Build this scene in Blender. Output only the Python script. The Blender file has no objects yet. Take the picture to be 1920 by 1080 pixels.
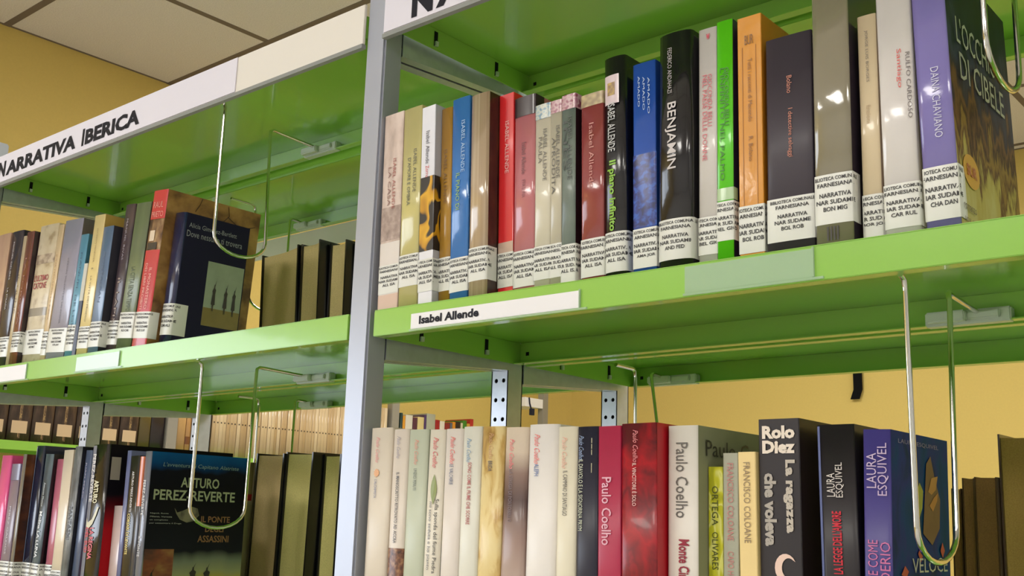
import bpy, bmesh, math, random
from mathutils import Vector, Matrix, Euler
random.seed(4)
sc = bpy.context.scene
COL = sc.collection
PI = math.pi
def lin(v):
    v /= 255.0
    return v/12.92 if v <= .04045 else ((v+.055)/1.055)**2.4
def rgb(c): return (lin(c[0]), lin(c[1]), lin(c[2]), 1)

# ------------------------------------------------------------------ camera
CAM_YAW, CAM_PITCH, CAM_ROLL = -.7122, .2120, .0311
cam = bpy.data.cameras.new('camera'); co = bpy.data.objects.new('camera', cam); COL.objects.link(co)
fw = Vector((math.sin(CAM_YAW)*math.cos(CAM_PITCH), math.cos(CAM_YAW)*math.cos(CAM_PITCH), math.sin(CAM_PITCH)))
r0 = Vector((math.cos(CAM_YAW), -math.sin(CAM_YAW), 0)); u0 = r0.cross(fw)
rt = math.cos(CAM_ROLL)*r0 + math.sin(CAM_ROLL)*u0; up = -math.sin(CAM_ROLL)*r0 + math.cos(CAM_ROLL)*u0
co.matrix_world = Matrix(((rt.x, up.x, -fw.x, .787), (rt.y, up.y, -fw.y, -.6972), (rt.z, up.z, -fw.z, -.1706), (0, 0, 0, 1)))
cam.sensor_width = 36; cam.lens = 2019.4/1920*36; cam.clip_start = .02; cam.clip_end = 60
sc.camera = co

# ------------------------------------------------------------------ world, lamps, exposure
sc.view_settings.view_transform = 'Standard'; sc.view_settings.look = 'None'
sc.view_settings.gamma = 1; sc.view_settings.use_curve_mapping = False
sc.view_settings.exposure = 0.0
w = bpy.data.worlds.new('daylight'); sc.world = w; w.use_nodes = True
bg = w.node_tree.nodes['Background']; bg.inputs[0].default_value = (.80, .88, 1.0, 1); bg.inputs[1].default_value = 3.0
def area(name, loc, rot, sx, sy, power, color):
    l = bpy.data.lights.new(name, 'AREA'); l.shape = 'RECTANGLE'; l.size = sx; l.size_y = sy; l.energy = power; l.color = color
    o = bpy.data.objects.new(name, l); COL.objects.link(o); o.location = loc; o.rotation_euler = rot; return o
# ceiling lamps: (centre x, centre y); each sits in the tile grid, its light comes out of its own diffuser
LAMPS = [(-1.71, -2.926), (-.51, -2.926), (1.29, -2.926), (3.09, -2.926), (-1.71+.6, 1.874), (.69, 1.874), (2.49, 1.874)]  # rightmost front lamp and all rear lamps: unseen, added to light covers and walls
for i, (x, y) in enumerate(LAMPS):
    area('lamp_light', (x, y, 1.318), (0, 0, 0), .52, 1.12, 17 if y < 0 else 17, (.98, .985, 1.0))
WIN = (-3.3, -1.05, -.75, .55)      # the window in the left wall: y0, y1, z0, z1
area('window_daylight', (-2.66, (WIN[0]+WIN[1])/2, (WIN[2]+WIN[3])/2), (0, -PI/2, 0), WIN[3]-WIN[2], WIN[1]-WIN[0], 28, (.86, .92, 1.0))

# ------------------------------------------------------------------ helpers
_m = {}
def mat(name, c, rough=.5, coat=0., metal=0., alpha=1., emit=0., bump=0., bscale=200., vary=0.):
    if name in _m: return _m[name]
    m = bpy.data.materials.new(name); m.use_nodes = True; nt = m.node_tree; b = nt.nodes['Principled BSDF']
    b.inputs['Base Color'].default_value = rgb(c); b.inputs['Roughness'].default_value = rough
    b.inputs['Metallic'].default_value = metal; b.inputs['Coat Weight'].default_value = coat; b.inputs['Coat Roughness'].default_value = .06 if rough < .3 else .28
    if coat == 0 and not metal: b.inputs['Specular IOR Level'].default_value = .12
    if alpha < 1: b.inputs['Alpha'].default_value = alpha
    if emit: b.inputs['Emission Color'].default_value = rgb(c); b.inputs['Emission Strength'].default_value = emit
    if bump or vary:
        tc = nt.nodes.new('ShaderNodeTexCoord'); nz = nt.nodes.new('ShaderNodeTexNoise'); nz.inputs['Scale'].default_value = bscale
        nz.inputs['Detail'].default_value = 4; nt.links.new(tc.outputs['Object'], nz.inputs['Vector'])
        if bump:
            bp = nt.nodes.new('ShaderNodeBump'); bp.inputs['Strength'].default_value = bump; bp.inputs['Distance'].default_value = .002
            nt.links.new(nz.outputs['Fac'], bp.inputs['Height']); nt.links.new(bp.outputs['Normal'], b.inputs['Normal']); nt.links.new(bp.outputs['Normal'], b.inputs['Coat Normal'])
        if vary:
            mx = nt.nodes.new('ShaderNodeMix'); mx.data_type = 'RGBA'
            mx.inputs['A'].default_value = rgb(tuple(v*(1-vary) for v in c)); mx.inputs['B'].default_value = rgb(tuple(min(255, v*(1+vary)) for v in c))
            nt.links.new(nz.outputs['Fac'], mx.inputs['Factor']); nt.links.new(mx.outputs['Result'], b.inputs['Base Color'])
    _m[name] = m; return m
def art(name, stops, scale=(40, 40, 40), detail=3, rough=.35, coat=.15, zgrad=None, distort=0.):
    """printed picture: noise through a colour ramp, or a print gradient along the book's own height (zgrad = (z0, z1, wobble))"""
    if name in _m: return _m[name]
    m = bpy.data.materials.new(name); m.use_nodes = True; nt = m.node_tree; b = nt.nodes['Principled BSDF']
    b.inputs['Roughness'].default_value = rough; b.inputs['Coat Weight'].default_value = coat; b.inputs['Coat Roughness'].default_value = .08
    tc = nt.nodes.new('ShaderNodeTexCoord'); mp = nt.nodes.new('ShaderNodeMapping'); mp.inputs['Scale'].default_value = scale
    nz = nt.nodes.new('ShaderNodeTexNoise'); nz.inputs['Scale'].default_value = 1; nz.inputs['Detail'].default_value = detail; nz.inputs['Distortion'].default_value = distort
    if coat == 0: b.inputs['Specular IOR Level'].default_value = .12
    nt.links.new(tc.outputs['Object'], mp.inputs[0]); nt.links.new(mp.outputs[0], nz.inputs['Vector'])
    cr = nt.nodes.new('ShaderNodeValToRGB'); e = cr.color_ramp.elements
    e[0].position = stops[0][0]; e[0].color = rgb(stops[0][1]); e[1].position = stops[-1][0]; e[1].color = rgb(stops[-1][1])
    for p, c in stops[1:-1]:
        q = e.new(p); q.color = rgb(c)
    src = nz.outputs['Fac']
    if zgrad:
        sx = nt.nodes.new('ShaderNodeSeparateXYZ'); nt.links.new(tc.outputs['Object'], sx.inputs[0])
        mr = nt.nodes.new('ShaderNodeMapRange'); mr.inputs[1].default_value = zgrad[0]; mr.inputs[2].default_value = zgrad[1]
        nt.links.new(sx.outputs['Z'], mr.inputs[0])
        ad = nt.nodes.new('ShaderNodeMath'); ad.operation = 'MULTIPLY_ADD'; ad.inputs[1].default_value = zgrad[2]
        sb = nt.nodes.new('ShaderNodeMath'); sb.operation = 'SUBTRACT'; sb.inputs[1].default_value = .5
        nt.links.new(nz.outputs['Fac'], sb.inputs[0]); nt.links.new(sb.outputs[0], ad.inputs[0]); nt.links.new(mr.outputs[0], ad.inputs[2]); src = ad.outputs[0]
    nt.links.new(src, cr.inputs[0]); nt.links.new(cr.outputs[0], b.inputs['Base Color'])
    _m[name] = m; return m

def link(name, me, parent=None, loc=(0, 0, 0), rot=(0, 0, 0), **props):
    o = bpy.data.objects.new(name, me); COL.objects.link(o); o.parent = parent; o.location = loc; o.rotation_euler = rot
    for k, v in props.items(): o[k] = v
    return o
def thing(name, label, cat, loc=(0, 0, 0), rot=(0, 0, 0), group=None):
    o = bpy.data.objects.new(name, None); COL.objects.link(o); o.location = loc; o.rotation_euler = rot; o.empty_display_size = .02
    o['label'] = label; o['category'] = cat
    if group: o['group'] = group
    return o
class MB:
    def __init__(s): s.v = []; s.f = []; s.mi = []; s.sm = []
    def add(s, vs, fs, mi=0, smooth=False):
        n = len(s.v); s.v += [tuple(v) for v in vs]; s.f += [tuple(i+n for i in f) for f in fs]; s.mi += [mi]*len(fs); s.sm += [smooth]*len(fs); return s
    def box(s, x0, x1, y0, y1, z0, z1, mi=0):
        return s.add([(x0,y0,z0),(x1,y0,z0),(x1,y1,z0),(x0,y1,z0),(x0,y0,z1),(x1,y0,z1),(x1,y1,z1),(x0,y1,z1)],
                     [(0,3,2,1),(4,5,6,7),(0,1,5,4),(1,2,6,5),(2,3,7,6),(3,0,4,7)], mi)
    def prism(s, poly, z0, z1, mi=0, smooth=False):     # poly: counter-clockwise (x, y)
        n = len(poly); vs = [(x,y,z0) for x,y in poly]+[(x,y,z1) for x,y in poly]
        s.add(vs, [tuple(range(n-1,-1,-1)), tuple(range(n,2*n))], mi)
        k = len(s.v)-2*n
        for i in range(n):
            j = (i+1) % n; s.f.append((k+i,k+j,k+n+j,k+n+i)); s.mi.append(mi); s.sm.append(smooth)
        return s
    def tube(s, path, r, n=10, mi=0):
        P = [Vector(p) for p in path]; rings = []; ref = None
        for i, p in enumerate(P):
            t = (P[min(i+1,len(P)-1)]-P[max(i-1,0)]).normalized()
            if ref is None: ref = t.orthogonal().normalized()
            a = (ref-t*ref.dot(t)).normalized(); ref = a; b = t.cross(a)
            rings.append([p+r*(math.cos(2*PI*k/n)*a+math.sin(2*PI*k/n)*b) for k in range(n)])
        vs = [v for R_ in rings for v in R_]; fs = []
        for i in range(len(P)-1):
            for k in range(n):
                fs.append((i*n+k, i*n+(k+1)%n, (i+1)*n+(k+1)%n, (i+1)*n+k))
        s.add(vs, fs, mi, True); m_ = len(P)-1
        s.add(rings[0], [tuple(range(n-1,-1,-1))], mi); s.add(rings[-1], [tuple(range(n))], mi); return s
    def mesh(s, name, *mats, bevel=0):
        me = bpy.data.meshes.new(name); me.from_pydata(s.v, [], s.f)
        for m_ in mats: me.materials.append(m_)
        me.polygons.foreach_set('material_index', s.mi); me.polygons.foreach_set('use_smooth', s.sm); me.update()
        if bevel:
            bm = bmesh.new(); bm.from_mesh(me)
            bmesh.ops.bevel(bm, geom=[e for e in bm.edges if len(e.link_faces) == 2 and e.calc_face_angle() > .6], offset=bevel, segments=2, affect='EDGES')
            bm.to_mesh(me); bm.free()
        return me
def arc(cx, cy, r, a0, a1, n): return [(cx+r*math.cos(a0+(a1-a0)*i/n), cy+r*math.sin(a0+(a1-a0)*i/n)) for i in range(n+1)]

_txt = {}
def glyphs(s, bold=0., space=1.):
    """lettering outlines as triangles, in units of the text's own size: verts, faces, x0, x1, y0, y1"""
    k = (s, bold, space)
    if k in _txt: return _txt[k]
    cu = bpy.data.curves.new('t', 'FONT'); cu.body = s; cu.size = 1; cu.resolution_u = 2; cu.offset = bold; cu.space_character = space
    cu.space_line = .82; cu.align_x = 'CENTER' if '\n' in s else 'LEFT'
    o = bpy.data.objects.new('t', cu); me = bpy.data.meshes.new_from_object(o)
    vs = [tuple(v.co[:2]) for v in me.vertices]; fs = [tuple(p.vertices) for p in me.polygons]
    bpy.data.objects.remove(o); bpy.data.curves.remove(cu); bpy.data.meshes.remove(me)
    xs = [v[0] for v in vs]; ys = [v[1] for v in vs]
    _txt[k] = (vs, fs, min(xs), max(xs), min(ys), max(ys)); return _txt[k]
def lettering(parent, s, place, length, height, m, bold=.0, space=1., slant=0., name='lettering'):
    """place(u, v) -> point, u along the line 0..length, v across 0..height"""
    vs, fs, x0, x1, y0, y1 = glyphs(s, bold, space)
    mb = MB(); pts = []
    for x, y in vs:
        u = (x-x0)/(x1-x0)*length; v = (y-y0)/(y1-y0)*height
        pts.append(place(u+slant*v, v))
    mb.add(pts, fs); return link(name, mb.mesh(name, m), parent)

# ------------------------------------------------------------------ materials
GREEN = mat('green_enamel', (146, 200, 78), .25, .5, bump=.03, bscale=60)
SILVER = mat('silver_paint', (168, 172, 184), .32, .2, .3, bump=.02, bscale=300)
STEEL = mat('galvanised_steel', (196, 202, 216), .34, 0, .6, vary=.06, bscale=90)
CHROME = mat('chrome_wire', (222, 222, 215), .09, 0, 1.)
DARK = mat('dark_hollow', (14, 14, 16), .8)  # near-black: painted shade in posts and arms, own colour of the wall strap
SIGNW = mat('white_sign_card', (232, 228, 238), .45)
SIGNC = mat('cream_sign_blank', (236, 230, 220), .42)
SIGNEDGE = mat('grey_sign_rail', (150, 152, 148), .4)
INK = mat('black_ink', (38, 38, 46), .5)
PAPER = mat('page_paper', (176, 146, 92), .8, bump=.25, bscale=700, vary=.12)
PAPERW = mat('page_paper_pale', (205, 190, 160), .8, bump=.2, bscale=700, vary=.08)
STICKER = mat('library_sticker', (226, 226, 218), .32, .5)
INKL = mat('sticker_ink', (84, 82, 84), .5)
LABELW = mat('white_label_card', (240, 238, 240), .4, .2)
CLEAR = mat('clear_label_holder', (205, 232, 200), .15, .6, alpha=.45)
CLIP = mat('white_plastic_clip', (205, 215, 200), .35, .3)
WALLY = mat('yellow_wall_paint', (216, 190, 112), .75, bump=.05, bscale=120, vary=.02)
CEILM = mat('mineral_ceiling_tile', (222, 216, 214), .95, bump=.9, bscale=260, vary=.10)
GRID = mat('ceiling_grid_bar', (120, 108, 98), .6)
FLOORM = mat('grey_floor_vinyl', (196, 194, 190), .5, vary=.06, bscale=12)

# ------------------------------------------------------------------ the room
XL, XR, YB, YF, ZF, ZC = -2.605, 4.2, 3.734, -5.0, -1.75, 1.35
def struct(name, mb, *m, loc=(0, 0, 0)): return link(name, mb.mesh(name, *m), None, loc, kind='structure')
struct('floor', MB().box(XL-.15, XR+.15, YF-.15, YB+.15, ZF-.12, ZF), FLOORM)
struct('wall_back', MB().box(XL-.15, XR+.15, YB, YB+.15, ZF, ZC+.25), WALLY)
WALLG = mat('pale_grey_wall_paint', (206, 206, 206), .8)
struct('wall_front', MB().box(XL-.15, XR+.15, YF-.15, YF, ZF, ZC+.25), WALLG)
struct('wall_right', MB().box(XR, XR+.15, YF, YB, ZF, ZC+.25), WALLG)
y0, y1, z0, z1 = WIN
wl = MB().box(XL-.15, XL, YF, y0, ZF, ZC+.25).box(XL-.15, XL, y1, YB, ZF, ZC+.25).box(XL-.15, XL, y0, y1, ZF, z0).box(XL-.15, XL, y0, y1, z1, ZC+.25)
struct('wall_left', wl, WALLY)
wf = MB()
FRAME = mat('white_window_frame', (225, 225, 222), .4)
for a, b in ((y0, y0+.05), ((y0+y1)/2-.03, (y0+y1)/2+.03), (y1-.05, y1)): wf.box(XL-.05, XL-.005, a, b, z0, z1)
for a, b in ((z0, z0+.05), (z1-.05, z1)): wf.box(XL-.05, XL-.005, y0, y1, a, b)
win = struct('window_1', wf, FRAME)
cl = struct('ceiling', MB().box(XL-.15, XR+.15, YF-.15, YB+.15, ZC+.25, ZC+.33), CEILM)
# grid of 60 cm mineral tiles hung on T bars
GX = [-2.605, -2.01]+[-2.01+.6*i for i in range(1, 11)]+[XR]
GY = [YF]+[.674+.6*i for i in range(-9, 6)]+[YB]
lampcells = set()
for (x, y) in LAMPS:
    for i in range(len(GX)-1):
        for j in range(len(GY)-1):
            if GX[i] < x < GX[i+1] and (GY[j] < y-.1 < GY[j+1] or GY[j] < y+.1 < GY[j+1]): lampcells.add((i, j))
tiles = {}
for i in range(len(GX)-1):
    for j in range(len(GY)-1):
        if (i, j) in lampcells: continue
        a, b = GX[i+1]-GX[i], GY[j+1]-GY[j]; k = (round(a, 3), round(b, 3))
        if k not in tiles:
            tiles[k] = MB().box(-a/2+.009, a/2-.009, -b/2+.009, b/2-.009, .004, .019).mesh('ceiling_tile', CEILM, bevel=.003)
        link('ceiling_tile', tiles[k], cl, ((GX[i]+GX[i+1])/2, (GY[j]+GY[j+1])/2, ZC-.004+random.uniform(0, .0008)))
for x in GX: link('grid_bar', MB().box(x-.012, x+.012, YF, YB, ZC, ZC+.003).box(x-.002, x+.002, YF, YB, ZC+.003, ZC+.03).mesh('grid_bar', GRID), cl)
for y in GY: link('grid_bar', MB().box(XL, XR, y-.012, y+.012, ZC-.001, ZC+.002).box(XL, XR, y-.002, y+.002, ZC+.002, ZC+.03).mesh('grid_bar', GRID), cl)
DIFF = mat('lamp_diffuser', (255, 246, 226), .5, emit=8); LFR = mat('lamp_frame_white', (225, 225, 220), .4)
lf = MB().box(-.295, .295, -.595, -.57, -.01, .02).box(-.295, .295, .57, .595, -.01, .02).box(-.295, -.27, -.57, .57, -.01, .02).box(.27, .295, -.57, .57, -.01, .02).mesh('lamp_frame', LFR)
ld = MB().box(-.27, .27, -.57, .57, -.004, .012).mesh('diffuser', DIFF)
for (x, y), nm in zip(LAMPS, ('above the front aisle, nearest the window wall', 'above the front aisle, middle one', 'above the front aisle, third from the window', 'added above the front aisle to light the right-facing covers', 'added over the rear aisle to light the wall, leftmost one', 'added over the rear aisle to light the wall, middle one', 'added over the rear aisle to light the wall, right-hand one')):
    t = thing('ceiling_light', 'recessed fluorescent ceiling light %s' % nm, 'ceiling light', (x, y, ZC), group='recessed ceiling lights')
    link('lamp_frame', lf, t); link('diffuser', ld, t)

# ------------------------------------------------------------------ the double-sided shelving unit
W, PW, LIP, PITCH = .894, .029, .026, .3234
Y1, Y2A, Y2B = .2235, .233, .453
LEVELS = [PITCH*(1-i) for i in range(6)]
unit = thing('library_shelving_unit', 'double-sided silver steel shelving unit with bright green metal shelves and white header signs', 'shelving unit', (0, 0, ZF))
UZ = (0, 0, -ZF)
def up(name, me, **k): return link(name, me, unit, UZ, **k)
frames = [(-PW-W-PW, -PW-W), (-PW, 0), (W, W+PW)]
def holes(mb, x0, x1, y, z0, z1, step, r):
    """perforated strip facing -y: two columns of round holes cut through the sheet"""
    n = int((z1-z0)/step); xm = (x0+x1)/2
    for i in range(n):
        za = z0+i*step; zb = za+step; cz = (za+zb)/2
        for a, b, cx in ((x0, xm, x0+(x1-x0)*.29), (xm, x1, x0+(x1-x0)*.73)):
            ring = [(cx+r*math.cos(t), y, cz+r*math.sin(t)) for t in [PI/4*k+PI/8 for k in range(8)]]
            cor = [(b, y, zb), (a, y, zb), (a, y, za), (b, y, za)]
            vs = ring+cor
            # ring k at angle 22.5+45k; corners NE, NW, SW, SE
            fs = [(8, 1, 0), (8, 9, 2, 1), (9, 3, 2), (9, 10, 4, 3), (10, 5, 4), (10, 11, 6, 5), (11, 7, 6), (11, 8, 0, 7)]
            mb.add(vs, [tuple(reversed(f)) for f in fs])
            back = [(p[0], y+.0015, p[2]) for p in ring]
            mb.add(ring+back, [(k, (k+1) % 8, 8+(k+1) % 8, 8+k) for k in range(8)])
    return mb
PT = .400
for (a, b) in frames:
    pm = MB().box(a, b, 0, .026, ZF, PT).mesh('post', SILVER, bevel=.0022)
    up('post', pm)
    m1, m2 = a+.002, b-.002
    for (ya, yb) in ((.215, .240), (.428, .453)):
        q = MB(); holes(q, m1, m2, ya, -.9, PT, .0218, .0026)
        q.box(m1, m2, ya, yb, ZF, -.9)
        q.box(m1, m1+.0015, ya, yb, -.9, PT).box(m2-.0015, m2, ya, yb, -.9, PT).box(m1, m2, yb-.0015, yb, -.9, PT)
        q.box(m1, m2, ya, yb, PT, PT+.002)
        o = up('post', q.mesh('post', STEEL), label='perforated steel post')
        dk = MB().box(m1+.002, m2-.002, ya+.0025, ya+.004, -.89, PT-.002).mesh('hollow_shade', DARK); link('hollow_shade', dk, o)  # dark sheet stands in for the shade inside the post, behind its holes
# side arms that carry the shelves, a channel of two rails over every upright frame
def arm(a, b, ya, yb, z):
    """a channel of two tapering webs with narrow feet, the shade inside painted as a dark web"""
    q = MB(); zf, zb_ = z-.019, z-.006
    def web(x0, x1, top=.018):
        q.add([(x0,ya,zf),(x1,ya,zf),(x1,yb,zb_),(x0,yb,zb_),(x0,ya,z+top),(x1,ya,z+top),(x1,yb,z+top),(x0,yb,z+top)], [(0,3,2,1),(4,5,6,7),(0,1,5,4),(1,2,6,5),(2,3,7,6),(3,0,4,7)])
    def foot(x0, x1):
        q.add([(x0,ya,zf),(x1,ya,zf),(x1,yb,zb_),(x0,yb,zb_),(x0,ya,zf+.0014),(x1,ya,zf+.0014),(x1,yb,zb_+.0014),(x0,yb,zb_+.0014)], [(0,3,2,1),(4,5,6,7),(0,1,5,4),(1,2,6,5),(2,3,7,6),(3,0,4,7)])
    web(a+.0005, a+.0018); web(b-.0018, b-.0005); foot(a+.0018, a+.0125); foot(b-.0125, b-.0018)
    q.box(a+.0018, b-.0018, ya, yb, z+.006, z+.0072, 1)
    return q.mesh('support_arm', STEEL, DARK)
for (a, b) in frames:
    for z in LEVELS:
        for ya, yb in ((.0265, .2145), (.2405, .4275)): up('support_arm', arm(a, b, ya, yb, z))
def tray(x0, x1, ya, yb):
    q = MB().box(x0, x1, ya, yb, LIP-.0012, LIP)
    q.box(x0, x1, ya, ya+.0012, 0, LIP-.0012).box(x0, x1, yb-.0012, yb, 0, LIP-.0012)
    q.box(x0, x1, ya+.0012, ya+.013, 0, .0012).box(x0, x1, yb-.013, yb-.0012, 0, .0012)
    q.box(x0, x0+.0012, ya+.0012, yb-.0012, .0, LIP-.0012).box(x1-.0012, x1, ya+.0012, yb-.0012, .0, LIP-.0012)
    return q
HOLE = mat('hanger_slot', (22, 26, 24), .7); TAB = mat('zinc_tab', (215, 222, 228), .3, 0, .6)
def fittings(x0, x1, ya, yb):
    q = MB()
    for s, x in ((1, x0+.0013), (-1, x1-.0013)):
        for y in (ya+.062, yb-.062):
            q.box(min(x, x+s*.0006), max(x, x+s*.0006), y, y+.005, .004, .021)
            q.box(min(x, x+s*.003), max(x, x+s*.003), y+.0005, y+.0045, .004, .009, 1)
        for y in (yb-.0013,):
            xa = x+s*.008; q.box(min(xa, xa+s*.004), max(xa, xa+s*.004), y-.0006, y, .010, .014)
    return q.mesh('hanger_slot', HOLE, TAB)
shelves = {}
for bi, (x0, x1) in enumerate(((-PW-W+.008, -PW-.001), (.008, W-.001))):
    for si, (ya, yb) in enumerate(((0, Y1), (Y2A, Y2B))):
        me = tray(x0, x1, ya, yb).mesh('shelf', GREEN, bevel=.0005); fm = fittings(x0, x1, ya, yb)
        for li, z in enumerate(LEVELS):
            dz = -.008 if (bi, si, li) == (0, 1, 0) else 0
            s = link('shelf', me, unit, (0, 0, z-ZF+dz)); shelves[bi, si, li] = s
            link('hanger_slot', fm, s, kind='stuff')
# header signs
def sign(x0, x1, z0, z1, y=-.0045, tilt=0, parts=None, back=False):
    o = link('header_sign', MB().box(0, x1-x0, 0, .0035, 0, z1-z0).mesh('header_sign', SIGNC, bevel=.0006), unit, (x0, y, z0-ZF), (0, tilt, 0))
    link('sign_rail', MB().box(0, x1-x0, -.0012, .0045, -.0045, .0).mesh('sign_rail', SIGNEDGE), o)
    return o
sl = sign(-PW-W+.002, -PW-.0005, .3155, .3612)
link('sign_card', MB().box(.002, .666, -.0012, -.0001, .0012, .0450).mesh('sign_card', SIGNW), sl)
bx = -PW-W+.002
def onsign(x, z, y=-.0016, k=0.): return lambda u, v: (x+u, y, z+v+k*u)
lettering(sl, 'N', onsign(-.874-bx, .0085), .0225, .0255, INK, .05)
lettering(sl, 'ARRATIVA', onsign(-.848-bx, .0085), .214, .0225, INK, .045)
link('lettering', MB().box(-.617-bx, -.6115-bx, -.0016, -.0012, .0080, .0335).mesh('lettering', INK), sl)
lettering(sl, 'BERICA', onsign(-.608-bx, .0080), .1415, .0228, INK, .045)
sr = sign(.0025, W-.001, .3165, .3622, y=-.0055)
link('sign_card', MB().box(.002, .62, -.0012, -.0001, .0012, .0450).mesh('sign_card', SIGNW), sr)
lettering(sr, 'N', onsign(.043, .0050), .0300, .0310, INK, .05)
lettering(sr, 'ARRATIVA', onsign(.0775, .0050), .262, .0280, INK, .045)
sb = link('header_sign', MB().box(-PW-W, -PW, .4535, .457, .281, .3145).mesh('header_sign', SIGNC), unit, UZ, label='pale header sign on the far side, seen from behind')
# shelf edge labels
def edge_label(sh, x0, x1, z0, z1, m, y=-.0012, holder=True):
    o = link('edge_label', MB().box(x0, x1, y, -.0001, z0, z1).mesh('edge_label', m, bevel=.0003), sh)
    if holder: link('label_holder', MB().box(x0-.001, x1+.008, y-.0008, -.0001, z0-.002, z0-.0003).box(x1, x1+.0012, y-.0008, -.0001, z0, z1+.001).mesh('label_holder', CLEAR), sh)
    return o
edge_label(shelves[1, 0, 1], .0610, .2595, .0022, .0168, LABELW)
lettering(shelves[1, 0, 1], 'Isabel Allende', lambda u, v: (.0725+u, -.0016, .0058+v), .0755, .0080, INK, .035)
edge_label(shelves[1, 0, 1], .3605, .4650, .0028, .0235, CLEAR)
edge_label(shelves[0, 0, 1], -.5690, -.4615, .0028, .0215, mat('pale_blank_label', (214, 236, 224), .3, .4))
edge_label(shelves[0, 0, 1], -.8650, -.7080, .0016, .0225, LABELW)

# ------------------------------------------------------------------ wire book supports
def rod(pts, r=.0022, x=0.): return MB().tube(pts, r)
def support(label, x, ybase, ytail, z, near=.0145, gap=.075, drop=.190, group=None, head=.0, lean=-.048, ylean=.036, cs=0.):
    """wire bent into a U below the shelf; front end hooks on the lip, tail runs back into a plastic clip on the rear rail"""
    t = thing('wire_book_support', label, 'book support', (x, ybase, z), group='wire book supports hanging under the shelves')
    a, b = near, near+gap; R_ = gap/2; zt, zb = -.012, -drop+R_*.62
    p = [(0, a-head-.008, -.0012), (0, a-.006, -.0018), (0, a-.0015, -.004), (0, a, -.010)]
    p += [(0, a, zt-.02*i) for i in range(0, 4)]+[(0, a, zb+.02), (0, a, zb)]
    for i in range(1, 12):
        q = PI+PI*i/12; p.append((0, a+R_+R_*math.cos(q), zb+R_*.62*math.sin(q)))
    zt = .002
    for i in range(0, 9): p.append((lean*i/8, b+ylean*i/8, zb+(zt-zb)*i/8))
    e = b+ylean
    p += [(lean-.001, e+.001, zt+.005), (lean-.002, e+.006, zt+.008), (lean-.004, e+.02, zt+.008), (lean-.006, ytail, zt+.006)]
    link('wire', MB().tube(p, .0021, 10).mesh('wire', CHROME), t)
    c = MB().box(cs+lean-.027, cs+lean+.042, ytail-.002, ytail+.0095, -.001, .011).box(cs+lean-.024, cs+lean+.008, ytail-.010, ytail-.002, .001, .010).box(cs+lean+.008, cs+lean+.034, ytail-.005, ytail-.002, .002, .009)
    link('clip', c.mesh('clip', CLIP, bevel=.0012), t)
    return t
CL = .2115
support('chrome wire book support hanging against the dark blue book with three figures', -.302, 0, CL, PITCH, lean=-.058, cs=-.008)
support('chrome wire book support hanging over the black novel with blue top edge', -.300, 0, CL, 0)
support('long chrome wire book support in front of the blue and purple book at the right', .524, 0, CL, 0, lean=-.008, cs=-.022)
support('chrome wire book support at the top right corner beside the lilac-spined book', .586, 0, CL, PITCH, lean=-.008)
support('wire book support on the far side, behind the sepia map-covered book', -.627, .2345, .2070, PITCH-.008, near=.066, gap=.07, head=.04, drop=.17)
support('wire book support on the far side, behind the red books of the lower row', .112, .2345, .2070, 0, near=.066, gap=.07, head=.03)
support('wire book support on the far side, in front of the tan comic row', -.577, .2345, .2070, 0, near=.066, gap=.07, head=.03)

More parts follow.
